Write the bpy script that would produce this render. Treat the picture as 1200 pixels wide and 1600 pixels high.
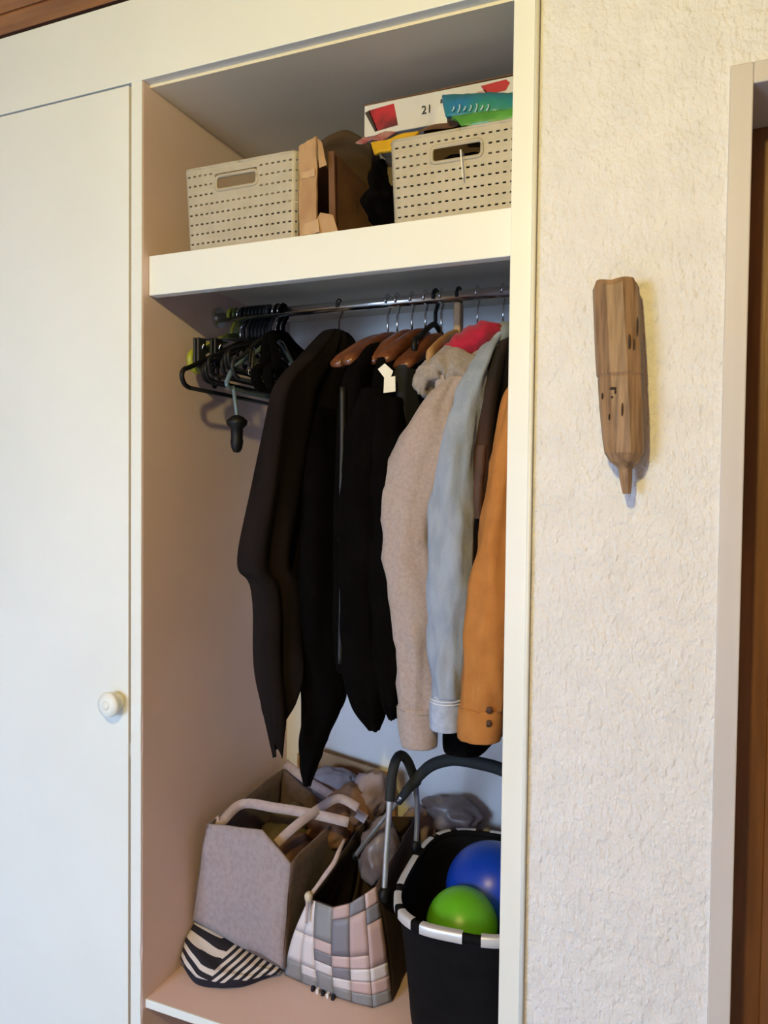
import bpy, bmesh, math, random
from math import sin, cos, pi, radians, sqrt, atan2
from mathutils import Vector, Matrix, Euler, noise
random.seed(7)
S = bpy.context.scene
C = S.collection
for o in list(bpy.data.objects): bpy.data.objects.remove(o)

# ------------------------------------------------------------ camera
cam = bpy.data.cameras.new('camera'); co = bpy.data.objects.new('camera', cam); C.objects.link(co)
YAW, PITCH, ROLL, FPX = -0.3963, -0.0299, 0.0109, 1186.7
fw = Vector((sin(YAW)*cos(PITCH), cos(YAW)*cos(PITCH), sin(PITCH)))
r0 = Vector((cos(YAW), -sin(YAW), 0)); u0 = r0.cross(fw)
rr = r0*cos(ROLL) + u0*sin(ROLL); uu = u0*cos(ROLL) - r0*sin(ROLL)
M = Matrix.Identity(4)
for i in range(3): M[i][0], M[i][1], M[i][2] = rr[i], uu[i], -fw[i]
M.translation = (0, -1.2429, 1.45)
co.matrix_world = M
cam.sensor_fit = 'VERTICAL'; cam.sensor_height = 36.0; cam.lens = 36.0*FPX/1600
cam.clip_start = .02; S.camera = co

# ------------------------------------------------------------ light
w = bpy.data.worlds.new('sky'); S.world = w; w.use_nodes = True
w.node_tree.nodes['Background'].inputs[0].default_value = (.62, .76, 1, 1)
w.node_tree.nodes['Background'].inputs[1].default_value = .6
def light(name, kind, loc, energy, color, size=None, sizey=None, rot=(0,0,0), radius=None):
    l = bpy.data.lights.new(name, kind); l.energy = energy; l.color = color
    if size: l.shape = 'RECTANGLE'; l.size = size; l.size_y = sizey
    if radius is not None: l.shadow_soft_size = radius
    o = bpy.data.objects.new(name, l); C.objects.link(o); o.location = loc; o.rotation_euler = rot
    return o
LAMP = (-.25, -1.72, 2.29)
light('daylight_at_window', 'AREA', (-1.45, -3.17, 1.22), 97, (.48, .68, 1), 1.0, 1.3, (radians(90-50), 0, 0))
light('lamp_bulb_light', 'POINT', LAMP, 64, (1, .83, .30), radius=.035)
vs = S.view_settings
vs.view_transform = 'Standard'; vs.look = 'None'; vs.exposure = 0.38; vs.gamma = 1; vs.use_curve_mapping = False

# ------------------------------------------------------------ materials
def nd(nt, t, **kw):
    n = nt.nodes.new(t)
    for k, v in kw.items(): setattr(n, k, v)
    return n
def mat(name, col, rough=.6, col2=None, scale=8, stretch=(1,1,1), mix=(.4,.65), bump=0, bscale=40, bstretch=(1,1,1), metal=0, spec=.5, sheen=0, detail=4, emit=None, kind='noise', coat=0, trans=0):
    m = bpy.data.materials.new(name); m.use_nodes = True; nt = m.node_tree
    b = nt.nodes['Principled BSDF']
    b.inputs['Base Color'].default_value = (*col, 1); b.inputs['Roughness'].default_value = rough
    b.inputs['Metallic'].default_value = metal; b.inputs['Specular IOR Level'].default_value = spec
    if sheen: b.inputs['Sheen Weight'].default_value = sheen
    if coat: b.inputs['Coat Weight'].default_value = coat
    if trans: b.inputs['Transmission Weight'].default_value = trans
    tc = nd(nt, 'ShaderNodeTexCoord')
    if col2:
        mp = nd(nt, 'ShaderNodeMapping'); mp.inputs['Scale'].default_value = stretch
        nt.links.new(tc.outputs['Object'], mp.inputs[0])
        n = nd(nt, 'ShaderNodeTexNoise'); n.inputs['Scale'].default_value = scale; n.inputs['Detail'].default_value = detail
        nt.links.new(mp.outputs[0], n.inputs['Vector'])
        r = nd(nt, 'ShaderNodeValToRGB'); e = r.color_ramp.elements
        e[0].position, e[1].position = mix; e[0].color = (*col, 1); e[1].color = (*col2, 1)
        nt.links.new(n.outputs['Fac'], r.inputs[0]); nt.links.new(r.outputs[0], b.inputs['Base Color'])
    if bump:
        mp = nd(nt, 'ShaderNodeMapping'); mp.inputs['Scale'].default_value = bstretch
        nt.links.new(tc.outputs['Object'], mp.inputs[0])
        n = nd(nt, 'ShaderNodeTexNoise'); n.inputs['Scale'].default_value = bscale; n.inputs['Detail'].default_value = 3
        nt.links.new(mp.outputs[0], n.inputs['Vector'])
        bp = nd(nt, 'ShaderNodeBump'); bp.inputs['Strength'].default_value = 1; bp.inputs['Distance'].default_value = bump
        nt.links.new(n.outputs['Fac'], bp.inputs['Height']); nt.links.new(bp.outputs[0], b.inputs['Normal'])
    if emit:
        b.inputs['Emission Color'].default_value = (*emit[:3], 1); b.inputs['Emission Strength'].default_value = emit[3]
    return m
def stripe_mat(name, a, bcol, period, ang, duty=.5):
    m = mat(name, a, .9); nt = m.node_tree; b = nt.nodes['Principled BSDF']
    tc = nd(nt, 'ShaderNodeTexCoord'); mp = nd(nt, 'ShaderNodeMapping'); mp.inputs['Rotation'].default_value = (0, 0, ang)
    nt.links.new(tc.outputs['Object'], mp.inputs[0])
    sx = nd(nt, 'ShaderNodeSeparateXYZ'); nt.links.new(mp.outputs[0], sx.inputs[0])
    d = nd(nt, 'ShaderNodeMath', operation='DIVIDE'); d.inputs[1].default_value = period; nt.links.new(sx.outputs[0], d.inputs[0])
    f = nd(nt, 'ShaderNodeMath', operation='FRACT'); nt.links.new(d.outputs[0], f.inputs[0])
    g = nd(nt, 'ShaderNodeMath', operation='GREATER_THAN'); g.inputs[1].default_value = duty; nt.links.new(f.outputs[0], g.inputs[0])
    mx = nd(nt, 'ShaderNodeMix', data_type='RGBA'); mx.inputs[6].default_value = (*a, 1); mx.inputs[7].default_value = (*bcol, 1)
    nt.links.new(g.outputs[0], mx.inputs[0]); nt.links.new(mx.outputs[2], b.inputs['Base Color'])
    return m
K = {}
K['paint'] = mat('white_gloss_paint', (.78, .79, .74), .42, (.75, .76, .71), 3, bump=.0004, bscale=30)
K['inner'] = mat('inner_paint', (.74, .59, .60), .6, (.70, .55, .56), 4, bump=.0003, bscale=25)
K['innerback'] = mat('inner_back_paint', (.80, .79, .78), .6, (.77, .76, .75), 4)
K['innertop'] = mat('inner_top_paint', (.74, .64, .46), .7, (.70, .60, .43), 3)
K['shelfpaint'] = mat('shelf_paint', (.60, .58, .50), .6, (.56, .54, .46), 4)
K['board'] = mat('board_paint', (.72, .55, .52), .5, (.68, .51, .48), 5)
K['plaster'] = mat('rough_plaster', (.74, .73, .74), .85, (.70, .69, .70), 20, bump=.0065, bscale=95, bstretch=(1.15, 1, .8))
K['casing'] = mat('casing_paint', (.56, .52, .50), .5, (.53, .49, .47), 5, stretch=(6,1,.5))
K['doorwood'] = mat('door_wood', (.16, .065, .022), .45, (.27, .12, .045), 5, stretch=(6,6,.5), bump=.0004, bscale=30, bstretch=(8,8,.4))
K['ceilwood'] = mat('ceiling_wood', (.40, .14, .03), .45, (.24, .075, .016), 4, stretch=(.7,7,7), bump=.0003)
K['floorwood'] = mat('pale_grey_floor', (.42, .43, .46), .6, (.38, .39, .42), 20)
K['roomwall'] = mat('room_wall', (.30, .26, .22), .9, (.27, .23, .20), 6)
K['chrome'] = mat('chrome', (.62, .62, .62), .22, metal=1)
K['alu'] = mat('aluminium', (.68, .69, .71), .35, metal=.85)
K['blackplastic'] = mat('black_plastic', (.005, .005, .0055), .5, spec=.25)
K['darkgreyplastic'] = mat('dark_grey_plastic', (.018, .019, .021), .5, spec=.3)
K['yellowplastic'] = mat('yellow_green_plastic', (.30, .30, .02), .4)
K['greenplastic'] = mat('dark_green_plastic', (.05, .075, .015), .4)
K['blueplastic'] = mat('pale_blue_plastic', (.10, .15, .19), .4)
K['greyplastic'] = mat('taupe_plastic', (.43, .375, .285), .5, (.39, .34, .25), 30, bump=.0006, bscale=160, bstretch=(.6,.6,2))
K['hangerwood'] = mat('varnished_hanger_wood', (.15, .048, .015), .3, (.085, .025, .008), 12, stretch=(4,1,4), coat=.4)
K['hangerwood2'] = mat('pale_hanger_wood', (.42, .25, .12), .4, (.34, .19, .08), 12, stretch=(4,1,4))
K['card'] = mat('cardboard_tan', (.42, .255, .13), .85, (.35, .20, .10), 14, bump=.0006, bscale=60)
K['card2'] = mat('cardboard_brown_shaded', (.16, .072, .032), .9, (.125, .055, .025), 14, bump=.0006, bscale=60)  # brown card; on the torn box's sides, shade put into the colour
K['card3'] = mat('cardboard_dark_shaded', (.065, .036, .017), .9, (.045, .025, .012), 14)  # dark card; on the torn box's back and flap, deeper shade in the colour
K['tape'] = mat('packing_tape', (.50, .33, .19), .2)
K['black'] = mat('black_cloth', (.0015, .0012, .0013), .95, (.0025, .002, .002), 18, spec=.06)
K['sheer'] = mat('black_sheer_cloth', (.007, .0048, .005), .9, (.012, .008, .008), 18, stretch=(1,1,.25), spec=.1)
K['satin'] = mat('black_satin', (.007, .007, .008), .6)
K['navy'] = mat('navy_cloth', (.008, .010, .018), .95)
K['hoodie'] = mat('grey_marl_fleece', (.37, .295, .275), .95, (.31, .25, .235), 160, bump=.0012, bscale=140, sheen=.2)
K['hoodiehood'] = mat('grey_marl_hood', (.30, .255, .23), .95, (.24, .205, .185), 160, bump=.0012, bscale=140, sheen=.2)
K['red'] = mat('red_fleece', (.40, .004, .032), .9, (.32, .003, .026), 60, bump=.0008, bscale=120, sheen=.15)
K['denim'] = mat('pale_blue_denim', (.28, .325, .41), .92, (.225, .27, .35), 60, stretch=(1,1,.3), bump=.0007, bscale=200)
K['denimcuff'] = mat('pale_denim_cuff', (.36, .41, .52), .92, (.29, .34, .45), 90, bump=.0008, bscale=200)
K['thread'] = mat('white_stitching', (.62, .64, .68), .9)
K['darkjacket'] = mat('dark_check_cloth', (.010, .007, .007), .95, (.045, .018, .012), 14, stretch=(1,1,.35))
K['leather'] = mat('brown_leather', (.065, .022, .010), .7, (.04, .014, .007), 20)
K['ochre'] = mat('ochre_cotton', (.42, .165, .035), .92, (.37, .14, .028), 30, bump=.0005, bscale=160)
K['label'] = mat('white_label', (.75, .72, .62), .7)
K['pencil'] = mat('carved_wood', (.31, .185, .098), .55, (.12, .066, .034), 10, stretch=(9,9,.7), bump=.0008, bscale=30, bstretch=(9,9,.8))
K['pencildark'] = mat('burnt_wood_marks', (.035, .018, .010), .7)
K['felt'] = mat('mauve_grey_felt', (.33, .27, .275), .98, (.28, .225, .23), 90, stretch=(1.2,1.2,.9), bump=.0008, bscale=180, sheen=.2)
K['feltin'] = mat('brown_grey_felt', (.155, .105, .098), .98, (.12, .082, .076), 60, sheen=.1)
K['strap'] = mat('mauve_strap', (.47, .37, .36), .9, (.41, .32, .31), 60)
K['blackbag'] = mat('black_polyester', (.0035, .0033, .0045), .85, (.005, .005, .0065), 30, spec=.15, bump=.0004, bscale=60)
K['silver'] = mat('silver_band', (.66, .66, .68), .35, metal=.3)
K['foam'] = mat('black_foam_grip', (.014, .016, .017), .8)
K['blue'] = mat('blue_rubber', (.005, .045, .40), .33)
K['green'] = mat('green_rubber', (.12, .44, .015), .36)
K['crA'] = mat('mauve_crumpled_paper', (.36, .27, .27), .8, (.26, .18, .17), 12)
K['crB'] = mat('tan_crumpled_paper', (.30, .16, .085), .8, (.20, .10, .055), 12)
K['crC'] = mat('brown_leather_pouch', (.15, .07, .032), .55, (.09, .04, .02), 12)
K['crD'] = mat('taupe_plastic_bag', (.24, .20, .19), .35, (.13, .09, .085), 9)
K['crE'] = mat('olive_cloth', (.12, .09, .045), .9, (.08, .06, .03), 12)
K['crF'] = mat('mauve_cloth', (.30, .27, .30), .9, (.22, .19, .21), 12)
K['pg'] = mat('strap_grey', (.25, .25, .255), .5); K['pd'] = mat('strap_dark_grey', (.20, .19, .22), .5)
K['pp'] = mat('strap_pink', (.56, .41, .39), .5); K['pw'] = mat('strap_white', (.66, .60, .60), .5); K['pk'] = mat('strap_rose', (.47, .33, .31), .5)
K['totein'] = mat('tote_lining', (.05, .032, .026), .9)
K['rope'] = mat('cream_rope', (.58, .50, .38), .9, (.48, .40, .30), 60)
K['navyfold'] = mat('navy_jersey', (.012, .010, .022), .95)
K['stripeA'] = stripe_mat('striped_jersey_a', (.60, .54, .50), (.012, .010, .018), .017, radians(112))
K['stripeB'] = stripe_mat('striped_jersey_b', (.60, .54, .50), (.012, .010, .018), .021, radians(35))
K['stripeC'] = stripe_mat('striped_jersey_c', (.60, .54, .50), (.012, .010, .018), .017, radians(112))
m = stripe_mat('striped_jersey_chevron', (.60, .54, .50), (.012, .010, .018), .0165, 0, .5); nt = m.node_tree
sx = [n for n in nt.nodes if n.type == 'SEPXYZ'][0]; dv = [n for n in nt.nodes if n.type == 'MATH' and n.operation == 'DIVIDE'][0]
ad = nd(nt, 'ShaderNodeMath', operation='ADD'); ad.inputs[1].default_value = .952; nt.links.new(sx.outputs[0], ad.inputs[0])
mxr = nd(nt, 'ShaderNodeMath', operation='MAXIMUM'); mxr.inputs[1].default_value = 0; nt.links.new(ad.outputs[0], mxr.inputs[0])
mnl = nd(nt, 'ShaderNodeMath', operation='MINIMUM'); mnl.inputs[1].default_value = 0; nt.links.new(ad.outputs[0], mnl.inputs[0])
k1 = nd(nt, 'ShaderNodeMath', operation='MULTIPLY_ADD'); k1.inputs[1].default_value = -.85; nt.links.new(mxr.outputs[0], k1.inputs[0]); nt.links.new(sx.outputs[2], k1.inputs[2])
k2 = nd(nt, 'ShaderNodeMath', operation='MULTIPLY_ADD'); k2.inputs[1].default_value = .22; nt.links.new(mnl.outputs[0], k2.inputs[0]); nt.links.new(k1.outputs[0], k2.inputs[2])
nt.links.new(k2.outputs[0], dv.inputs[0]); K['stripeV'] = m
K['carton'] = mat('white_carton', (.60, .57, .53), .5, (.56, .53, .49), 12)
K['cartonred'] = mat('carton_red_print', (.42, .012, .02), .5, (.10, .006, .008), 26)
K['cartonpink'] = mat('carton_rose_print', (.36, .06, .08), .5, (.50, .30, .28), 30)
K['ink'] = mat('dark_ink', (.03, .03, .04), .6)
K['pouch'] = mat('blue_green_pouch', (.02, .16, .32), .3, (.03, .24, .10), 7, stretch=(1,1,1), mix=(.42,.58))
K['pouchgreen'] = mat('green_pouch', (.10, .34, .05), .3, (.03, .15, .03), 10)
K['pouchprint'] = mat('pouch_print', (.45, .58, .62), .5)
K['yellow'] = mat('yellow_packet', (.62, .36, .015), .4, (.50, .27, .01), 12)
K['greyfab'] = mat('grey_lilac_cloth', (.36, .33, .32), .9, (.27, .24, .24), 20)
K['glass'] = mat('window_glass', (.9, .95, 1), .02, trans=1)
K['bulb'] = mat('lit_bulb', (1, .85, .6), .4, emit=(1, .72, .4, 12))
K['shadow'] = mat('dark_gap', (.02, .017, .014), .95)

# ------------------------------------------------------------ mesh helpers
def link(name, me, m, parent=None, smooth=True):
    o = bpy.data.objects.new(name, me); C.objects.link(o)
    if m is not None: me.materials.append(K[m] if isinstance(m, str) else m)
    if parent: o.parent = parent
    for p in me.polygons: p.use_smooth = smooth
    return o
def obj(name, bm, m, parent=None, smooth=False, bevel=0, solid=0, sub=0):
    me = bpy.data.meshes.new(name); bmesh.ops.recalc_face_normals(bm, faces=bm.faces); bm.to_mesh(me); bm.free()
    o = link(name, me, m, parent, smooth)
    if solid:
        s = o.modifiers.new('s', 'SOLIDIFY'); s.thickness = solid; s.offset = 0
    if bevel:
        b = o.modifiers.new('b', 'BEVEL'); b.width = bevel; b.segments = 2; b.limit_method = 'ANGLE'
    if sub:
        s = o.modifiers.new('u', 'SUBSURF'); s.levels = sub; s.render_levels = sub
    return o
def tag(o, label=None, cat=None, group=None, kind=None):
    if label: o['label'] = label
    if cat: o['category'] = cat
    if group: o['group'] = group
    if kind: o['kind'] = kind
    return o
def empty(name, label, cat, loc=(0,0,0), group=None):
    o = bpy.data.objects.new(name, None); C.objects.link(o); o.location = loc; o.empty_display_size = .05
    return tag(o, label, cat, group)
def base(root):                       # keep the world place of children while the empty stands at the thing's base
    bpy.context.view_layer.update()
    inv = root.matrix_world.inverted()
    for c in root.children: c.matrix_parent_inverse = inv
def box(bm, x0, x1, y0, y1, z0, z1, mtx=None):
    vs = [bm.verts.new(Vector(p) if mtx is None else mtx @ Vector(p)) for p in
          ((x0,y0,z0),(x1,y0,z0),(x1,y1,z0),(x0,y1,z0),(x0,y0,z1),(x1,y0,z1),(x1,y1,z1),(x0,y1,z1))]
    for f in ((0,3,2,1),(4,5,6,7),(0,1,5,4),(1,2,6,5),(2,3,7,6),(3,0,4,7)): bm.faces.new([vs[i] for i in f])
    return bm
def bx(*a, **k): return box(bmesh.new(), *a, **k)
def crom(pts, n):
    pts = [tuple(p) for p in pts]; P = [pts[0]] + pts + [pts[-1]]; out = []
    segs = len(pts)-1
    for i in range(n):
        t = i/(n-1)*segs; k = min(int(t), segs-1); f = t-k
        a, b, c, d = P[k], P[k+1], P[k+2], P[k+3]
        out.append(tuple(.5*((2*b[j])+(-a[j]+c[j])*f+(2*a[j]-5*b[j]+4*c[j]-d[j])*f*f+(-a[j]+3*b[j]-3*c[j]+d[j])*f**3) for j in range(len(b))))
    return out
def rings(bm, R, cap0=True, cap1=True, closed=True):
    vv = [[bm.verts.new(p) for p in r] for r in R]
    n = len(R[0])
    for a, b in zip(vv, vv[1:]):
        for i in range(n if closed else n-1):
            j = (i+1) % n
            bm.faces.new((a[i], a[j], b[j], b[i]))
    if closed and cap0: bm.faces.new(vv[0][::-1])
    if closed and cap1: bm.faces.new(vv[-1])
    return bm
def tube(bm, path, rad, seg=10, n=None, cap=True):
    """round tube along a path; rad a number or one per path point"""
    if isinstance(rad, (int, float)): rad = [rad]*len(path)
    pts = [(*p, r) for p, r in zip(path, rad)]
    if n: pts = crom(pts, n)
    R = []; up = None
    for i, p in enumerate(pts):
        a = Vector(pts[max(0, i-1)][:3]); b = Vector(pts[min(len(pts)-1, i+1)][:3]); t = (b-a).normalized()
        if up is None: up = t.orthogonal().normalized()
        up = (up - t*up.dot(t))
        up = up.normalized() if up.length > 1e-6 else t.orthogonal().normalized()
        s = t.cross(up); q = Vector(p[:3])
        R.append([q + up*cos(2*pi*k/seg)*p[3] + s*sin(2*pi*k/seg)*p[3] for k in range(seg)])
    return rings(bm, R, cap, cap)
def lathe(bm, prof, c=(0,0,0), axis='Z', seg=24):
    R = []
    for r, h in prof:
        ring = []
        for k in range(seg):
            a = 2*pi*k/seg
            if axis == 'Z': q = (r*cos(a), r*sin(a), h)
            elif axis == 'Y': q = (r*cos(a), h, r*sin(a))
            else: q = (h, r*cos(a), r*sin(a))
            ring.append(Vector(q)+Vector(c))
        R.append(ring)
    return rings(bm, R)
def sheet(bm, grid):
    vv = [[bm.verts.new(p) for p in r] for r in grid]
    for a, b in zip(vv, vv[1:]):
        for i in range(len(a)-1): bm.faces.new((a[i], a[i+1], b[i+1], b[i]))
    return bm
def quadsheet(bm, p00, p10, p11, p01, nu=10, nv=10, f=None):
    p00, p10, p11, p01 = map(Vector, (p00, p10, p11, p01)); g = []
    nrm = (p10-p00).cross(p01-p00).normalized()
    for j in range(nv+1):
        v = j/nv; row = []
        for i in range(nu+1):
            u = i/nu; p = p00*(1-u)*(1-v)+p10*u*(1-v)+p11*u*v+p01*(1-u)*v
            if f: p = p + nrm*f(u, v)
            row.append(p)
        g.append(row)
    return sheet(bm, g)
def poly_slab(bm, pts, off):
    a = [bm.verts.new(p) for p in pts]; b = [bm.verts.new(Vector(p)+Vector(off)) for p in pts]
    bm.faces.new(a); bm.faces.new(b[::-1]); n = len(pts)
    for i in range(n): bm.faces.new((a[i], b[i], b[(i+1) % n], a[(i+1) % n]))
    return bm
def nz(p, s, seed=0): return noise.noise(Vector((p[0]*s+seed*7.3, p[1]*s+seed*3.1, p[2]*s-seed*5.7)))
def crumple(name, c, r, m, parent=None, seed=0, amp=.28, sub=4, rot=0):
    bm = bmesh.new(); bmesh.ops.create_icosphere(bm, subdivisions=sub, radius=1)
    for v in bm.verts:
        p = v.co.copy(); k = 1 + amp*nz(p, 1.4, seed) + amp*.9*(.35-abs(nz(p, 2.2, seed+3))) + amp*.55*(.3-abs(nz((p.x, p.y*1.7, p.z*.6), 4.5, seed+5)))
        q = p*k; v.co = Matrix.Rotation(rot, 3, 'Y') @ Vector((q.x*r[0], q.y*r[1], q.z*r[2]))
        v.co += Vector(c)
    return obj(name, bm, m, parent, smooth=True)

# ------------------------------------------------------------ the room
XL, XR, ZC, ZF, ZB = -1.0573, -.2583, 2.4375, 2.2689, .373
def struct(name, bm, m, parent=None, **k):
    o = obj(name, bm, m, parent, **k)
    if not parent: o['kind'] = 'structure'
    return o
struct('floor', bx(-2.9, 1.7, -3.3, .8, -.05, 0), 'floorwood')
ceil = struct('ceiling', bx(-2.9, 1.7, -3.3, .8, ZC+.022, ZC+.06), 'ceilwood')
y = -.003; first = True; pm = None
while y > -3.2:
    wd = .056 if first else .108
    bm = bx(-2.8, 1.6, y-wd+.004, y, ZC, ZC+.02)
    p = obj('plank', bm, 'ceilwood', ceil, bevel=.003); y -= wd; first = False
wr = struct('wall_right', bx(XR, .0246+.02, .004, .16, 0, ZC), 'plaster')
# part of the plaster wall over the doorway and to its right
struct('wall_over_door', bx(.0446, .92, .004, .16, 2.045+.0315, ZC), 'plaster')
struct('wall_beyond_door', bx(.92, 1.65, .004, .16, 0, ZC), 'plaster')
struct('wall_behind', bx(-2.85, -2.05, -3.3, -3.2, 0, ZC), 'roomwall')
struct('wall_behind_window_side', bx(-.85, 1.65, -3.3, -3.2, 0, ZC), 'roomwall')
struct('wall_behind_sill', bx(-2.05, -.85, -3.3, -3.2, 0, .55), 'roomwall')
struct('wall_behind_head', bx(-2.05, -.85, -3.3, -3.2, 1.98, ZC), 'roomwall')
struct('wall_left', bx(-2.85, -2.78, -3.2, .7, 0, ZC), 'roomwall')
struct('wall_far_right', bx(1.6, 1.65, -3.2, .004, 0, ZC), 'roomwall')
win = struct('window_1', bx(-2.05, -.85, -3.26, -3.25, .55, 1.98), 'glass')
wf = bmesh.new()
for a in ((-2.05, -1.99, .55, 1.98), (-.91, -.85, .55, 1.98), (-1.48, -1.42, .55, 1.98), (-2.05, -.85, .55, .61), (-2.05, -.85, 1.92, 1.98)):
    box(wf, a[0], a[1], -3.28, -3.21, a[2], a[3])
obj('window_frame', wf, 'paint', win)
# door and casing on the right
X4, X5, ZD = .0246, .0561, 2.0446
tr = bmesh.new()
box(tr, X4, X5, -.006, .15, 0, ZD+.0315)
box(tr, X5, .90, -.006, .15, ZD, ZD+.0315)
box(tr, .87, .90, -.006, .15, 0, ZD)
struct('trim_1', tr, 'casing', bevel=.002)
dr = struct('door_1', bx(X5-.02, .89, .151, .19, .005, ZD+.03), 'doorwood')
for (a, b) in ((X5+.05, .16), (.165, .262), (.267, .364), (.369, .466), (.471, .568), (.573, .67), (.675, .772), (.777, .83)):
    obj('door_board', bx(a, b, .142, .152, .02, ZD-.03), 'doorwood', dr, bevel=.002)

# ------------------------------------------------------------ built-in wardrobe
W = empty('built_in_wardrobe', 'white painted built-in wardrobe with one open bay and closed doors beside', 'wardrobe', (XL, 0, 0))
def wp(name, bm, m, **k): return obj(name, bm, m, W, **k)
# panel dividing the open bay from the closed one, with a slightly chipped painted front edge
bm = bmesh.new(); g = []
zs = [i*2.268/90 for i in range(91)]
R = []
for z in zs:
    ch = 0 if z > 1.05 else max(0, nz((z, 0, 0), 26, 4))*.0028 + max(0, nz((z, 3, 0), 70, 2))*.0015
    R.append([(-1.0845, .0005, z), (XL-.001-ch, .0005, z), (XL, .004, z), (XL, .60, z), (-1.0845, .60, z)])
rings(bm, R); sp = wp('side_panel', bm, 'inner', bevel=0)
bm = bmesh.new(); R = []
for z in zs:
    ch = 0 if z > 1.05 else max(0, nz((z, 0, 0), 26, 4))*.0028 + max(0, nz((z, 3, 0), 70, 2))*.0015
    R.append([(-1.0845, -.001, z), (XL-.0012-ch, -.001, z), (XL-.0008-ch, .0006, z), (-1.0845, .0006, z)])
rings(bm, R); wp('front_edging', bm, 'paint')
wp('side_panel', bx(XR, XR+.02, .161, .60, 0, ZF), 'inner')
wp('back_panel', bx(XL, XR+.02, .597, .61, 0, ZC), 'innerback')
wp('frieze', bx(-2.78, -.2987, 0, .022, ZF, ZC-.003), 'paint', bevel=.001)
wp('top_panel', bx(XL, XR+.02, .022, .60, ZF-.006, ZF+.012), 'innertop')
wp('top_panel', bx(-2.78, XL-.028, .03, .60, ZF+.006, ZF+.02), 'innertop')
po = wp('post', bx(-.2987, XR, -.006, .022, 0, ZC-.002), 'paint', bevel=.0015)
bm = bmesh.new(); tube(bm, [(XR-.002, -.006, 0), (XR-.002, -.006, ZC-.002)], .004, 8); obj('bead', bm, 'paint', po, smooth=True)
# upper shelf
sh = wp('shelf', bx(XL, XR+.02, .042, .597, 1.905, 1.9225), 'shelfpaint')
obj('shelf_front', bx(XL+.0005, XR+.001, .019, .042, 1.842, 1.9228), 'paint', sh, bevel=.002)
# bottom board
bb = wp('bottom_board', bx(XL, XR+.02, .016, .597, ZB-.018, ZB), 'board')
obj('board_edge', bx(XL+.0005, XR+.001, .012, .016, ZB-.018, ZB+.0003), 'paint', bb, bevel=.0006)
# clothes rail
rl = wp('clothes_rail', lathe(bmesh.new(), [(.0115, XL+.004), (.0115, XR+.018)], (0, .26, 1.847), 'X', 20), 'chrome', smooth=True)
for a, b in ((XL, XL+.01), (XR+.01, XR+.02)):
    obj('rail_socket', lathe(bmesh.new(), [(.024, a), (.024, b-.002), (.017, b)], (0, .26, 1.847), 'X', 20), 'chrome', rl, smooth=False)
# closed doors beside the open bay
def leaf(x0, x1, kx):
    d = wp('wardrobe_door', bx(x0, x1, -.001, .019, .12, ZF-.0045), 'paint', bevel=.0012)
    if kx:
        k = lathe(bmesh.new(), [(.0, -.0375), (.012, -.0372), (.0165, -.0368), (.0190, -.0350), (.0245, -.0330), (.0262, -.0290), (.0250, -.0230), (.0190, -.0150), (.017, -.008), (.0195, -.0045), (.0195, -.001)], (kx, 0, 1.0), 'Y', 28)
        kn = obj('knob', k, 'paint', d, smooth=True)
        obj('knob_screw_cap', lathe(bmesh.new(), [(.0, -.0390), (.008, -.0388), (.0095, -.0370)], (kx, 0, 1.0), 'Y', 20), 'paint', kn, smooth=True)
    return d
d = leaf(-1.72, -1.0915, -1.119)
obj('latch', bx(-1.0912, -1.0855, .004, .012, .885, .915), 'alu', d)
leaf(-2.36, -1.7245, -2.32); leaf(-2.775, -2.3645, None)
wp('plinth', bx(-2.77, -1.0915, .03, .05, 0, .115), 'paint')
wp('plinth', bx(XL, XR, .25, .27, 0, ZB-.018), 'doorwood')
base(W)

# ------------------------------------------------------------ ceiling lamp
L = empty('ceiling_lamp', 'small ceiling lamp with a bare lit bulb on a white rose', 'lamp', (LAMP[0], LAMP[1], ZC))
obj('lamp_rose', lathe(bmesh.new(), [(.05, ZC), (.05, ZC-.012), (.03, ZC-.025), (.02, ZC-.06), (.018, ZC-.065)], (LAMP[0], LAMP[1], 0), 'Z', 24), 'paint', L, smooth=True)
obj('bulb', lathe(bmesh.new(), [(.013, ZC-.062), (.015, ZC-.07), (.02, ZC-.08), (.02, ZC-.09), (.012, ZC-.098), (.001, ZC-.1)], (LAMP[0], LAMP[1], 0), 'Z', 20), 'bulb', L, smooth=True)
base(L)

# ------------------------------------------------------------ carved wooden pencil on the wall
PN = empty('carved_wooden_pencil', 'carved wooden giant pencil hung point down on the plaster wall', 'wall decoration', (-.125, 0, 1.445))
def pencil_rings(spec, seed, jag=0):
    R = []
    for (cx, cy, cz, r) in spec:
        ring = []
        for k in range(9):
            for s in range(3):
                a = 2*pi*(k+s/3)/9+.2; a0 = 2*pi*(k+.5)/9+.2
                rad = r*cos(pi/9)/max(.5, cos(a-a0)) if s else r
                rad *= 1 + .018*nz((cos(a), sin(a), cz*4), 1.4, seed)
                ring.append((cx+rad*cos(a), cy+rad*sin(a)*.85, cz+(jag*nz((cos(a), sin(a), 1), 1.1, 9) if cz > 1.75 else 0)))
        R.append(ring)
    return R
def pc(z):                            # axis leans a little
    return -.128 + .0714*(1.76-z)
b_ = bmesh.new()
up = [(pc(z), -.036, z, r) for z, r in ((1.769, .022), (1.768, .031), (1.760, .0345), (1.70, .0355), (1.66, .0360), (1.628, .0358), (1.6235, .0335))]
rings(b_, pencil_rings(up, 1, .006)); obj('pencil_cap', b_, 'pencil', PN)
b_ = bmesh.new()
lo = [(pc(z), -.036, z, r) for z, r in ((1.626, .0325), (1.622, .0345), (1.58, .0345), (1.53, .0325), (1.509, .0305), (1.496, .023), (1.489, .0140), (1.485, .0110))]
rings(b_, pencil_rings(lo, 2)); obj('pencil_barrel', b_, 'pencil', PN)
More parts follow.
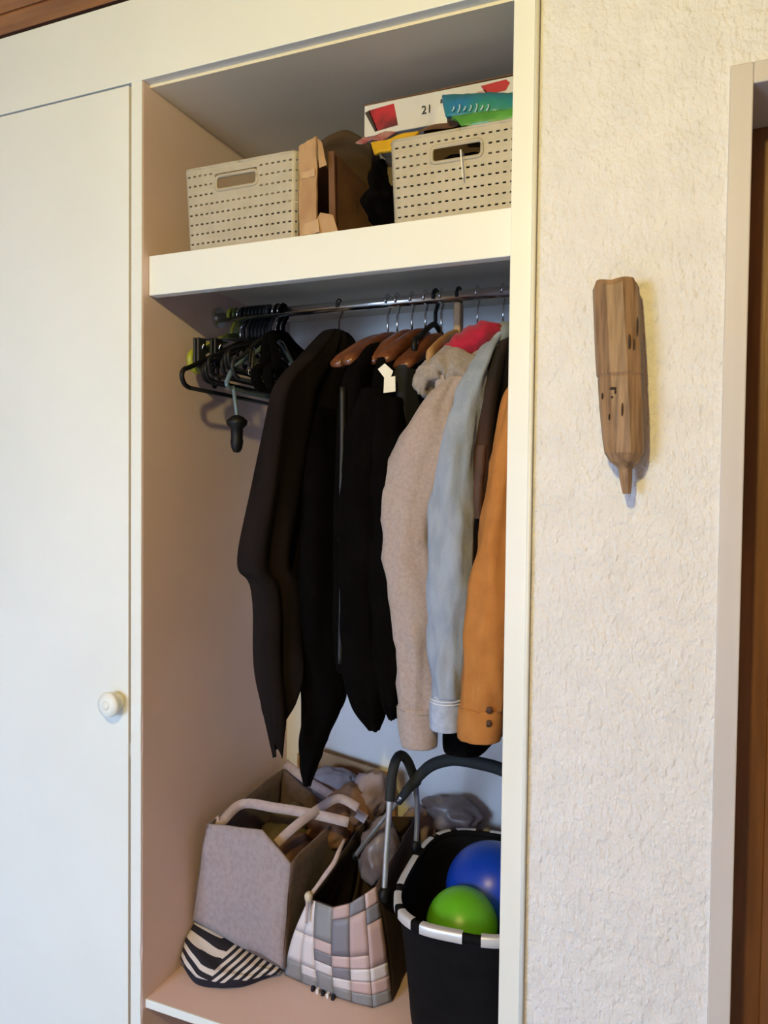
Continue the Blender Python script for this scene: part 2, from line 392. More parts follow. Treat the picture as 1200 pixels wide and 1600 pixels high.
b_ = bmesh.new(); rings(b_, pencil_rings([(pc(z), -.036, z, r) for z, r in ((1.488, .0105), (1.47, .0095), (1.452, .0070), (1.447, .0058))], 3)); obj('pencil_tip', b_, 'pencil', PN)
for (px, pz, s, dx, dz) in ((-.142, 1.594, .0036, .45, 1.4), (-.126, 1.604, .0045, 1.2, .5), (-.1225, 1.599, .003, .5, 1.2), (-.127, 1.591, .0022, .9, .9), (-.112, 1.572, .0026, .6, 4), (-.094, 1.695, .003, .5, 5), (-.104, 1.672, .003, .6, 4), (-.098, 1.668, .0022, .5, 4), (-.131, 1.562, .002, .6, 2.5)):
    bm = bmesh.new(); bmesh.ops.create_icosphere(bm, subdivisions=2, radius=1)
    dx0 = px-pc(pz); yy = -.036-.85*sqrt(max(.00002, .0345**2-dx0*dx0))*.985
    if pz > 1.63: yy -= .002
    for v in bm.verts: v.co = Vector((px+v.co.x*s*dx, yy+v.co.y*.0022, pz+v.co.z*s*dz))
    obj('burnt_mark', bm, 'pencildark', PN, smooth=True)
obj('hanging_nail', lathe(bmesh.new(), [(.002, -.02), (.002, .004)], (-.128, 0, 1.752), 'Y', 8), 'chrome', PN)
base(PN)

# ------------------------------------------------------------ hangers
RY, RZ = .26, 1.847
def hook_path(x, zneck, r=.0172, tilt=0):
    pts = [(x, RY, zneck), (x, RY, RZ-.03)]
    for k in range(0, 9):
        a = radians(-60 + k*32); pts.append((x+tilt*.01, RY+.002+r*cos(a), RZ+r*sin(a)))
    return pts
def plastic_hanger(x, m, label, half=.205, drop=0.0, group=None, bar=True, tip='loop', lean=0.0, zt=1.792, rad=.0042):
    t = empty('clothes_hanger', label, 'hanger', (x, RY, zt-.13), group)
    bm = bmesh.new(); tube(bm, hook_path(x, zt), .0042, 8); obj('hook', bm, m, t, smooth=True)
    ze = zt-.085-drop
    bm = bmesh.new(); xl = x+lean
    pts = [(xl, RY-half+.02, ze-.032), (xl, RY-half+.004, ze-.026), (xl, RY-half-.004, ze-.010), (xl, RY-half+.004, ze+.004), (xl, RY-half+.03, ze+.014), (x, RY-.05, zt-.018), (x, RY, zt), (x, RY+.05, zt-.018), (xl, RY+half-.03, ze+.014), (xl, RY+half-.004, ze+.004), (xl, RY+half+.004, ze-.010), (xl, RY+half-.004, ze-.026), (xl, RY+half-.02, ze-.032)]
    tube(bm, pts, rad, 8, 60); obj('arms', bm, m, t, smooth=True)
    if bar:
        bm = bmesh.new(); tube(bm, [(xl, RY-half+.02, ze-.032), (xl, RY+half-.02, ze-.032)], rad*.9, 8); obj('trouser_bar', bm, m, t, smooth=True)
        for s in (-1, 1):
            bm = bmesh.new(); tube(bm, [(xl, RY+s*.115, zt-.05-drop*.5), (xl, RY+s*.120, ze-.01), (xl, RY+s*.112, ze-.02), (xl, RY+s*.106, ze-.012)], .0032, 8, 14); obj('strap_notch', bm, m, t, smooth=True)
    base(t); return t
GB = 'spare hangers bunched at the end of the rail'
lb = 'slim black plastic hanger in the bunch beside the side panel'
plastic_hanger(-.985, 'blackplastic', 'black plastic hanger with long trouser bar reaching out beside the side panel', .222, .012, GB, zt=1.785, rad=.005)
plastic_hanger(-1.018, 'yellowplastic', 'yellow-green plastic hanger nearest the side panel', .150, -.02, GB, bar=False, zt=1.80, rad=.0085)
plastic_hanger(-1.004, 'greenplastic', 'dark green plastic hanger beside the yellow-green one', .148, -.02, GB, bar=False, zt=1.80, rad=.0085)
for i, x in enumerate((-.972, -.962, -.952, -.942, -.932, -.922)):
    plastic_hanger(x, 'blackplastic', lb, .17+.012*(i % 3), -.005*i, GB, lean=.006*i, zt=1.79-.004*(i % 2))
plastic_hanger(-.915, 'darkgreyplastic', 'dark grey plastic hanger at the open side of the hanger bunch', .19, 0, GB, lean=.03)
for x, ln, lbl in ((-.893, .045, 'broad black velvet hanger next to the black poncho'), (-.880, .06, 'broad black velvet hanger leaning against the black poncho')):
    plastic_hanger(x, 'black', lbl, .16, .02, GB, lean=ln, rad=.011, zt=1.795)
# trouser hangers with clips
def clip_hanger(x, label, yc, zc, m='darkgreyplastic'):
    t = empty('clip_hanger', label, 'hanger', (x, RY, zc-.05), 'clip hangers in the bunch')
    bm = bmesh.new(); tube(bm, hook_path(x, 1.785), .0026, 8); obj('hook', bm, 'chrome', t, smooth=True)
    bm = bmesh.new(); tube(bm, [(x, yc, zc+.03), (x, RY-.03, 1.785), (x, RY+.03, 1.785), (x, 2*RY-yc, zc+.03)], .003, 8, 20); obj('cross_wire', bm, 'chrome', t, smooth=True)
    for s in (-1, 1):
        yy = RY+s*(RY-yc)
        bm = bmesh.new(); box(bm, x-.008, x-.0015, yy-.014, yy+.014, zc-.03, zc+.032); box(bm, x+.0015, x+.008, yy-.014, yy+.014, zc-.03, zc+.032)
        c = obj('clip', bm, m, t, bevel=.003)
        bm = bmesh.new(); tube(bm, [(x-.012, yy, zc+.02), (x, yy, zc+.0), (x+.012, yy, zc+.02)], .0025, 8, 9); obj('clip_spring', bm, 'chrome', c, smooth=True)
    base(t)
clip_hanger(-.994, 'steel trouser hanger with dark clips, farther back in the bunch', .105, 1.735)
clip_hanger(-.962, 'steel trouser hanger with black clips, among the black hangers', .120, 1.735, 'blackplastic')
# blue strap hanger with a hanging black clip
t = empty('strap_hanger', 'pale blue plastic hanger with a black clip dangling below it', 'hanger', (-.905, RY, 1.53))
bm = bmesh.new(); tube(bm, hook_path(-.900, 1.79), .003, 8); obj('hook', bm, 'chrome', t, smooth=True)
bm = bmesh.new(); tube(bm, [(-.905, .075, 1.665), (-.902, .10, 1.70), (-.900, .18, 1.745), (-.9, .26, 1.79), (-.9, .34, 1.745), (-.9, .42, 1.70), (-.9, .445, 1.665)], .005, 8, 40); obj('arms', bm, 'blueplastic', t, smooth=True)
bm = bmesh.new(); tube(bm, [(-.905, .075, 1.665), (-.905, .10, 1.655), (-.9, .26, 1.652), (-.9, .42, 1.655), (-.9, .445, 1.665)], .0045, 8, 30); obj('trouser_bar', bm, 'blueplastic', t, smooth=True)
bm = bmesh.new(); tube(bm, [(-.904, .098, 1.66), (-.894, .090, 1.63), (-.890, .09, 1.605), (-.889, .09, 1.59)], .004, 8, 12); obj('loop', bm, 'blueplastic', t, smooth=True)
ck = obj('clip', lathe(bmesh.new(), [(.004, 1.600), (.013, 1.596), (.0225, 1.588), (.0215, 1.580), (.013, 1.572), (.0125, 1.553), (.0135, 1.545), (.0115, 1.532), (.0075, 1.524), (.001, 1.522)], (-.889, .09, 0), 'Z', 16), 'blackplastic', t, smooth=True)
base(t)
# wooden hangers
def wood_hanger(x, label, half=.19, zt=1.775, m='hangerwood', hook='chrome', group='wooden hangers on the rail', fat=1.0, lean=0):
    t = empty('wooden_hanger', label, 'hanger', (x, RY, zt-.1), group)
    bm = bmesh.new(); tube(bm, hook_path(x, zt), .0024, 8); obj('hook', bm, hook, t, smooth=True)
    bm = bmesh.new(); R = []
    for i in range(33):
        s = -1 + 2*i/32; a = abs(s)
        yy = RY+s*half; zz = zt - .012 - .072*a**1.45; xx = x - .030*a**2 + lean*a
        hx = (.0065 + .010*a**2)*fat; hz = .0145 + .006*sin(pi*a) - .004*a**4
        if a > .97: hx *= .75; hz *= .7
        R.append([(xx+hx*cos(q)*(abs(cos(q))**-.25 if abs(cos(q)) > .05 else 1), yy, zz+hz*sin(q)*(abs(sin(q))**-.25 if abs(sin(q)) > .05 else 1)) for q in [2*pi*k/14 for k in range(14)]])
    rings(bm, R); obj('shoulder_bar', bm, m, t, smooth=True)
    base(t); return t
wood_hanger(-.625, 'varnished wooden hanger next to the black poncho, holding a black garment', .185)
wood_hanger(-.603, 'varnished wooden hanger holding the black dress with white label', .185, 1.778)
wood_hanger(-.570, 'bulky varnished wooden hanger with rounded shoulder between the black garments', .150, 1.782, fat=1.3)
wood_hanger(-.540, 'reddish varnished wooden hanger holding the navy garment', .160, 1.782, fat=1.2)
wood_hanger(-.505, 'varnished wooden hanger just behind the grey hoodie', .150, 1.770, fat=1.3)
plastic_hanger(-.518, 'blackplastic', 'black plastic hanger with thick hook among the wooden ones', .12, -.03, 'wooden hangers on the rail', bar=False, rad=.006)
# pale wooden neck hanging beside the red hood
t = empty('wooden_hanger', 'pale wooden hanger with a broad flat neck beside the red hood', 'hanger', (-.468, RY, 1.68), 'wooden hangers on the rail')
bm = bmesh.new(); tube(bm, hook_path(-.468, 1.815), .0035, 8); obj('hook', bm, 'blackplastic', t, smooth=True)
obj('neck', bx(-.4755, -.4605, RY-.012, RY+.012, 1.765, 1.832), 'hangerwood2', t, bevel=.003)
bm = bmesh.new(); R = []
for i in range(21):
    s = -1+2*i/20; R.append([(-.468+.006*cos(q), RY+s*.18, 1.765-.07*abs(s)**1.4+.014*sin(q)) for q in [2*pi*k/10 for k in range(10)]])
rings(bm, R); obj('shoulder_bar', bm, 'hangerwood2', t, smooth=True); base(t)
for x, lbl in ((-.428, 'thin wire hanger carrying the grey hoodie'), (-.375, 'thin wire hanger carrying the blue denim jacket'), (-.74, 'dark wire hanger carrying the black poncho'), (-.905+.018, 'thin steel wire hanger at the open side of the spare bunch')):
    t = empty('wire_hanger', lbl, 'hanger', (x, RY, 1.66), 'wire hangers on the rail')
    bm = bmesh.new(); tube(bm, hook_path(x, 1.785), .0018, 8); obj('hook', bm, 'chrome' if x != -.74 else 'leather', t, smooth=True)
    bm = bmesh.new(); tube(bm, [(x, RY-.13, 1.69), (x, RY-.13, 1.70), (x, RY-.01, 1.783), (x, RY+.01, 1.783), (x, RY+.13, 1.70), (x, RY+.13, 1.69), (x, RY, 1.689), (x, RY-.13, 1.69)], .0017, 8); obj('frame', bm, 'chrome', t, smooth=True)
    base(t)

# ------------------------------------------------------------ garments
def body(rows, m, parent, name='body', nth=96, nrow=70, hem=None, rip=.006, k=9, seed=0, flat=.45, rip0=.15):
    """cloth hanging in a plane across the rail: rows of (z, x centre, y front, y back, half thickness)"""
    rows = crom(rows, nrow); ztop = rows[0][0]; zbot = rows[-1][0]; bm = bmesh.new(); R = []
    for i, (z, xc, yf, yb, ht) in enumerate(rows):
        f = (ztop-z)/(ztop-zbot); ring = []
        for j in range(nth):
            th = 2*pi*j/nth; c, s = cos(th), sin(th)
            hx = ht*math.copysign(abs(s)**flat, s); 
            yy = (yf+yb)/2-(yb-yf)/2*c
            a = rip*(rip0+(1-rip0)*f)
            wv = sin(k*th+seed*1.7+1.5*nz((c, s, f), 1.5, seed)) + .6*nz((c*3, s*3, f*2.2), 1.6, seed+2)
            x = xc+hx+a*wv*math.copysign(1, s)*min(1, abs(s)*2)+a*.5*nz((yy*9, f*7, 0), 1, seed+5)
            yy += a*.5*cos(k*th*.5+seed)*abs(c)
            zz = z
            if hem: zz = ztop-(ztop-z)*(hem(th, yy) if f > .0 else 1)
            ring.append((x, yy, zz))
        R.append(ring)
    rings(bm, R, True, False)
    return obj(name, bm, m, parent, smooth=True)
def sleeve(path, rad, m, parent, name='sleeve', seg=26, n=46, amp=.006, seed=0, sq=1.0, cap1=True, vert=5.0):
    """path points, rad (rx, ry) per point; rings stay level so cuffs end cleanly"""
    pts = crom([(*p, *r) for p, r in zip(path, rad)], n); R = []
    for i, (x, y, z, rx, ry) in enumerate(pts):
        ring = []
        for j in range(seg):
            th = 2*pi*j/seg; c, s = cos(th), sin(th)
            d = amp*(nz((c*1.1, s*1.1, z*vert), 1.5, seed)+.7*nz((c*2.2, s*2.2, z*11), 1.2, seed+4)+.9*(.25-abs(nz((c*1.6+z*5, s*1.6, z*9), 1.5, seed+8))))
            ring.append((x+(rx+d)*c, y+(ry+d)*s, z))
        R.append(ring)
    bm = bmesh.new(); rings(bm, R, True, cap1)
    return obj(name, bm, m, parent, smooth=True)

# black sheer poncho with pointed hem
t = empty('black_poncho', 'sheer black poncho with long pointed hem hanging nearest the spare hangers', 'poncho', (-.76, RY, .85))
def lobes(pts):
    pts = sorted(pts)
    def h(th, y):
        u = y
        for (a, va), (b, vb) in zip(pts, pts[1:]):
            if a <= u <= b:
                q = (u-a)/(b-a); return va+(vb-va)*q
        return pts[0][1] if u < pts[0][0] else pts[-1][1]
    return h
def hem_poncho(th, y):
    front = lobes([(.0, .93), (.028, 1.015), (.060, .93), (.085, .84), (.16, .86), (.5, .8)])
    rear = lobes([(.0, .93), (.028, 1.0), (.06, .93), (.12, .82), (.2, .95), (.3, .8), (.42, .95), (.5, .8)])
    return front(th, y) if sin(th) > -.15 else rear(th, y)
rows = [(1.795, -.738, .235, .275, .006), (1.785, -.738, .205, .295, .022), (1.755, -.740, .165, .34, .030), (1.715, -.742, .11, .40, .032), (1.675, -.748, .055, .46, .030), (1.64, -.756, .032, .48, .032), (1.58, -.765, .025, .485, .035), (1.46, -.782, .012, .485, .042), (1.305, -.800, -.002, .48, .046), (1.25, -.782, .015, .48, .042), (1.08, -.772, .015, .47, .040), (1.0, -.760, .018, .45, .028), (.935, -.752, .020, .44, .008)]
def shp(th, y): return hem_poncho(th, y)
b_ = body(rows, 'sheer', t, 'drape', nth=180, nrow=90, rip=.011, k=11, seed=3, hem=lambda th, y: 1)
# shape the hem: pull the lowest quarter to the points
me = b_.data
for v in me.vertices:
    z = v.co.z
    if z < 1.20:
        f = min(1, (1.20-z)/.265); sgn = v.co.x > (-.785 + (z-1.1)*-.1) - .012
        y0 = v.co.y; ang = .5 if sgn else -2.5
        tgt = 1.795-(1.795-.935)*hem_poncho(ang, y0)
        v.co.z = 1.20-(1.20-tgt)*f
        v.co.x += .012*f*nz((y0*14, z*3, 0), 1, 8)
sleeve([(-0.7420, 0.2000, 1.6180), (-0.7280, 0.1700, 1.4550), (-0.7170, 0.1500, 1.2700), (-0.7160, 0.1500, 1.1370), (-0.7150, 0.1500, 1.0570), (-0.7150, 0.1500, 1.0040), (-0.7340, 0.1500, 0.9410), (-0.7450, 0.1500, 0.8790), (-0.7510, 0.1500, 0.8270)],
       [(.020, .06), (.034, .07), (.044, .08), (.047, .06), (.049, .045), (.046, .04), (.030, .030), (.019, .02), (.004, .006)], 'black', t, 'hanging_panel', amp=.007, seed=77, n=60)
base(t)
# black dress with satin edge
t = empty('black_dress', 'plain black dress with satin front edge and white label at the neck', 'dress', (-.61, RY, 1.0), 'black garments on wooden hangers')
body([(1.752, -.604, .20, .32, .014), (1.735, -.606, .13, .39, .018), (1.700, -.612, .085, .44, .022), (1.66, -.618, .055, .465, .026), (1.60, -.622, .045, .475, .030), (1.40, -.625, .042, .475, .034), (1.20, -.622, .045, .475, .034), (1.10, -.612, .05, .47, .036)], 'black', t, rip=.009, k=9, seed=6)
bm = bmesh.new(); g = []
for i in range(40):
    f = i/39; z = 1.64-.52*f
    g.append([(-.624-.006+.004*nz((z*6, 0, 0), 1, 2), .035+.010, z), (-.624+.004*nz((z*6, 2, 0), 1), .0355-.002*f, z), (-.624+.006+.004*nz((z*6, 3, 0), 1, 2), .035+.008, z)])
sheet(bm, g); obj('satin_edge', bm, 'satin', t, smooth=True, solid=.0015)
bm = bmesh.new(); poly_slab(bm, [(-0.5520, 0.0700, 1.6580), (-0.5300, 0.0700, 1.6600), (-0.5270, 0.0650, 1.6310), (-0.5510, 0.0650, 1.6290)], (0, .001, 0)); obj('label_tag', bm, 'label', t)
bm = bmesh.new(); poly_slab(bm, [(-0.5660, 0.0720, 1.6750), (-0.5520, 0.0720, 1.6850), (-0.5350, 0.0720, 1.6700), (-0.5390, 0.0700, 1.6580), (-0.5500, 0.0700, 1.6560)], (0, .001, 0)); obj('label_tag', bm, 'label', t)
base(t)
t = empty('black_cardigan', 'black cardigan with pointed sleeve ends hanging between the dress and the grey hoodie', 'cardigan', (-.565, RY, 1.0), 'black garments on wooden hangers')
body([(1.748, -.568, .20, .32, .012), (1.72, -.570, .12, .40, .018), (1.69, -.572, .095, .43, .022), (1.64, -.572, .085, .455, .026), (1.50, -.572, .080, .465, .030), (1.25, -.572, .080, .465, .030), (1.08, -.568, .085, .46, .030)], 'black', t, rip=.008, k=10, seed=9)
sleeve([(-.575, .09, 1.64), (-.586, .06, 1.55), (-.590, .055, 1.40), (-.588, .055, 1.25), (-.580, .055, 1.12), (-.568, .055, 1.04), (-.558, .055, .998)], [(.03, .03), (.04, .035), (.044, .036), (.044, .036), (.044, .036), (.028, .03), (.006, .010)], 'black', t, amp=.010, seed=11)
sleeve([(-.545, .07, 1.62), (-.540, .06, 1.45), (-.536, .06, 1.25), (-.530, .06, 1.12), (-.527, .06, 1.05), (-.526, .06, 1.022)], [(.03, .03), (.036, .035), (.036, .035), (.030, .032), (.018, .022), (.008, .012)], 'black', t, amp=.008, seed=13)
base(t)
t = empty('navy_jumper', 'dark navy jumper squeezed just behind the grey hoodie', 'jumper', (-.53, RY, 1.1), 'black garments on wooden hangers')
body([(1.745, -.530, .20, .32, .012), (1.70, -.532, .125, .41, .020), (1.66, -.534, .095, .44, .026), (1.58, -.534, .085, .45, .030), (1.40, -.53, .085, .45, .030), (1.12, -.528, .09, .45, .028)], 'navy', t, rip=.006, k=8, seed=15)
base(t)

# grey hoodie with red lined hood
t = empty('grey_hoodie', 'grey marl hooded sweatshirt with red hood lining', 'hoodie', (-.44, RY, .98))
body([(1.735, -.436, .19, .33, .020), (1.71, -.438, .12, .40, .026), (1.67, -.440, .085, .44, .028), (1.60, -.442, .075, .45, .026), (1.40, -.445, .085, .45, .024), (1.12, -.445, .09, .45, .024)], 'hoodie', t, rip=.003, k=6, seed=21)
sleeve([(-0.4170, 0.0850, 1.6540), (-0.4400, 0.0750, 1.6130), (-0.4650, 0.0650, 1.5380), (-0.4860, 0.0600, 1.4560), (-0.4940, 0.0600, 1.3740), (-0.4860, 0.0600, 1.2680), (-0.4790, 0.0600, 1.1620), (-0.4750, 0.0600, 1.0800), (-0.4750, 0.0600, 1.0510)],
       [(.018, .02), (.034, .032), (.052, .045), (.056, .05), (.050, .05), (.047, .047), (.043, .043), (.040, .04), (.036, .036)], 'hoodie', t, amp=.010, seed=22, n=60)
sleeve([(-0.4760, 0.0600, 1.0540), (-0.4760, 0.0600, 1.0420), (-0.4730, 0.0600, 1.0090), (-0.4700, 0.0600, 0.9810)], [(.036, .036), (.0375, .037), (.036, .036), (.0325, .033)], 'hoodie', t, 'cuff', amp=.003, seed=24, n=16)
bm = bmesh.new(); q = Vector((-0.4760, 0.0600, 1.0480)); tube(bm, [q+Vector((.0362*cos(a), .036*sin(a), .003*sin(2*a))) for a in [2*pi*k/24 for k in range(25)]], .0016, 6); obj('cuff_seam', bm, 'hoodiehood', t, smooth=True)
sleeve([(-.45, .44, 1.66), (-.46, .455, 1.5), (-.462, .46, 1.3), (-.455, .46, 1.0)], [(.025, .025), (.04, .04), (.04, .04), (.03, .03)], 'hoodie', t, amp=.008, seed=25)
# hood rolled down: grey outside, red lining
def roll(path, rad, m, name, seed, amp=.008):
    pts = crom([(*p, *r) for p, r in zip(path, rad)], 40); R = []
    for i, (x, y, z, ra, rb) in enumerate(pts):
        a = Vector(pts[max(0, i-1)][:3]); b = Vector(pts[min(39, i+1)][:3]); tn = (b-a).normalized()
        s = tn.cross(Vector((0, 1, .2))).normalized(); u2 = s.cross(tn)
        R.append([Vector((x, y, z))+s*(ra+amp*nz((cos(q), sin(q), i*.16), 1.3, seed)+amp*.5*nz((cos(q)*2, sin(q)*2, i*.3), 1.3, seed))*cos(q)+u2*(rb+amp*nz((cos(q), sin(q), i*.15), 1.6, seed+3))*sin(q) for q in [2*pi*k/22 for k in range(22)]])
    bm = bmesh.new(); rings(bm, R); return obj(name, bm, m, t, smooth=True)
hd = roll([(-0.4830, 0.0900, 1.6200), (-0.4790, 0.1000, 1.6520), (-0.4600, 0.1100, 1.6740), (-0.4270, 0.1150, 1.6750), (-0.3960, 0.1100, 1.6520), (-0.3800, 0.1000, 1.6110), (-0.3760, 0.1000, 1.5790)], [(.008, .02), (.022, .04), (.030, .045), (.030, .045), (.026, .04), (.014, .03), (.003, .02)], 'hoodiehood', 'hood', 31, .016)
roll([(-0.4090, 0.1300, 1.6620), (-0.3900, 0.1400, 1.6840), (-0.3770, 0.1600, 1.7010), (-0.3670, 0.1800, 1.7200)], [(.016, .03), (.022, .04), (.020, .04), (.01, .02)], 'hoodiehood', 'hood_edge', 33, .008)
roll([(-0.4630, 0.1400, 1.6980), (-0.4470, 0.1450, 1.7090), (-0.4180, 0.1500, 1.7220), (-0.3940, 0.1600, 1.7380), (-0.3780, 0.1700, 1.7490), (-0.3700, 0.1800, 1.7520)], [(.006, .02), (.020, .04), (.029, .05), (.029, .05), (.019, .04), (.004, .02)], 'red', 'hood_lining', 35, .008)
base(t)

# blue denim jacket
t = empty('denim_jacket', 'pale blue denim jacket hanging between grey hoodie and ochre jacket', 'jacket', (-.39, RY, 1.02))
body([(1.745, -.372, .21, .32, .014), (1.715, -.374, .14, .39, .020), (1.67, -.380, .09, .44, .022), (1.58, -.384, .085, .45, .020), (1.35, -.386, .095, .45, .018), (1.12, -.386, .10, .45, .018)], 'denim', t, rip=.003, k=6, seed=41)
sleeve([(-0.3570, 0.1700, 1.7450), (-0.3670, 0.1300, 1.7050), (-0.3800, 0.0900, 1.6530), (-0.3920, 0.0750, 1.5940), (-0.4060, 0.0650, 1.5250), (-0.4150, 0.0600, 1.4450), (-0.4150, 0.0550, 1.3760), (-0.4130, 0.0500, 1.2740), (-0.4130, 0.0500, 1.1820), (-0.4130, 0.0500, 1.1120), (-0.4130, 0.0500, 1.0820)],
       [(.010, .02), (.016, .03), (.022, .03), (.028, .034), (.032, .04), (.040, .043), (.043, .043), (.039, .04), (.034, .036), (.029, .033), (.027, .03)], 'denim', t, amp=.009, seed=42, n=60)
sleeve([(-0.4140, 0.0500, 1.0850), (-0.4150, 0.0500, 1.0710), (-0.4160, 0.0500, 1.0430), (-0.4150, 0.0500, 1.0220)], [(.0275, .031), (.030, .033), (.030, .033), (.029, .032)], 'denimcuff', t, 'cuff', amp=.002, seed=44, n=16)
for dz in (0, -.0055):
    bm = bmesh.new(); q = Vector((-0.4140, 0.0500, 1.0780))+Vector((0, 0, dz)); tube(bm, [q+Vector((.0305*cos(a), .0338*sin(a), 0)) for a in [2*pi*k/24 for k in range(25)]], .0011, 6); obj('stitching', bm, 'thread', t, smooth=True)
bm = bmesh.new(); tube(bm, [(-0.3660, 0.1400, 1.7130), (-0.3590, 0.1600, 1.7340), (-0.3550, 0.1900, 1.7510), (-0.3480, 0.2100, 1.7520)], [.012, .020, .022, .014], 14, 24)
obj('collar', bm, 'denim', t, smooth=True)
base(t)

# dark check shirt with leather-brown panel, and black coat
t = empty('dark_jacket', 'dark checked jacket with brown lower panel tucked behind the denim sleeve', 'jacket', (-.345, RY, 1.35))
body([(1.755, -.342, .20, .31, .010), (1.72, -.346, .13, .38, .014), (1.66, -.352, .085, .42, .018), (1.56, -.362, .066, .44, .020), (1.44, -.368, .062, .45, .020)], 'darkjacket', t, rip=.004, k=8, seed=51)
body([(1.53, -.365, .062, .45, .0205), (1.50, -.367, .058, .45, .021), (1.40, -.371, .055, .45, .022)], 'leather', t, 'lower_panel', rip=.004, k=8, seed=52, rip0=.8)
base(t)
t = empty('black_coat', 'long black coat whose hem shows below the denim and ochre sleeves', 'coat', (-.405, RY, .95))
body([(1.70, -.402, .22, .31, .008), (1.66, -.404, .15, .38, .012), (1.55, -.406, .13, .42, .016), (1.35, -.410, .125, .44, .024), (1.15, -.412, .115, .44, .032), (1.00, -.410, .10, .44, .046), (.955, -.409, .10, .43, .047)], 'black', t, rip=.003, k=5, seed=55, hem=None)
base(t)

# ochre jacket
t = empty('ochre_jacket', 'ochre cotton jacket hanging right next to the white post', 'jacket', (-.31, RY, 1.02))
body([(1.70, -.290, .21, .32, .010), (1.67, -.292, .14, .39, .012), (1.62, -.294, .09, .43, .014), (1.40, -.298, .085, .45, .016), (1.15, -.300, .09, .45, .018)], 'ochre', t, rip=.002, k=6, seed=61)
sleeve([(-.292, .10, 1.655), (-0.3100, 0.0850, 1.6150), (-0.3160, 0.0800, 1.5250), (-0.3220, 0.0720, 1.4460), (-0.3280, 0.0620, 1.3670), (-0.3340, 0.0500, 1.2780), (-0.3390, 0.0400, 1.1900), (-0.3440, 0.0400, 1.1220), (-0.3470, 0.0400, 1.0720)],
       [(.010, .02), (.018, .028), (.024, .034), (.029, .038), (.034, .040), (.037, .042), (.038, .042), (.039, .042), (.0385, .041)], 'ochre', t, amp=.008, seed=62, n=60)
sleeve([(-0.3470, 0.0400, 1.0740), (-0.3480, 0.0400, 1.0630), (-0.3500, 0.0400, 1.0370), (-0.3520, 0.0400, 1.0170)], [(.039, .041), (.0405, .0425), (.040, .042), (.0385, .040)], 'ochre', t, 'cuff', amp=.003, seed=64, n=16)
for dz, dx in ((1.055, -.326), (1.078, -.325)):
    obj('button', lathe(bmesh.new(), [(.001, -.0045), (.006, -.004), (.0065, -.001), (.006, 0)], (dx, .007, dz), 'Y', 14), 'leather', t, smooth=True)
base(t)

# ------------------------------------------------------------ perforated plastic storage baskets on the shelf
ZS = 1.9230
def crom_grid(rows, n): 
    a = [crom(r, n) for r in rows]
    return [list(r) for r in zip(*[crom(list(c), n) for c in zip(*a)])]
def rrect(s, wx, wy, r):
    """point and outward normal at arc length s on a rounded rectangle, s = 0 at the middle of the front side"""
    per = [('l', wx/2-r), ('c', pi*r/2), ('l', wy-2*r), ('c', pi*r/2), ('l', wx-2*r), ('c', pi*r/2), ('l', wy-2*r), ('c', pi*r/2), ('l', wx/2-r)]
    tot = sum(p[1] for p in per); s = s % tot
    x, y, a = 0., -wy/2, 0.
    for kd, ln in per:
        q = min(s, ln)
        if kd == 'l': x += q*cos(a); y += q*sin(a)
        else:
            da = q/r; cx, cy = x-r*sin(a), y+r*cos(a); a += da; x, y = cx+r*sin(a), cy-r*cos(a)
        s -= q
        if s <= 1e-9: break
    return x, y, a, tot
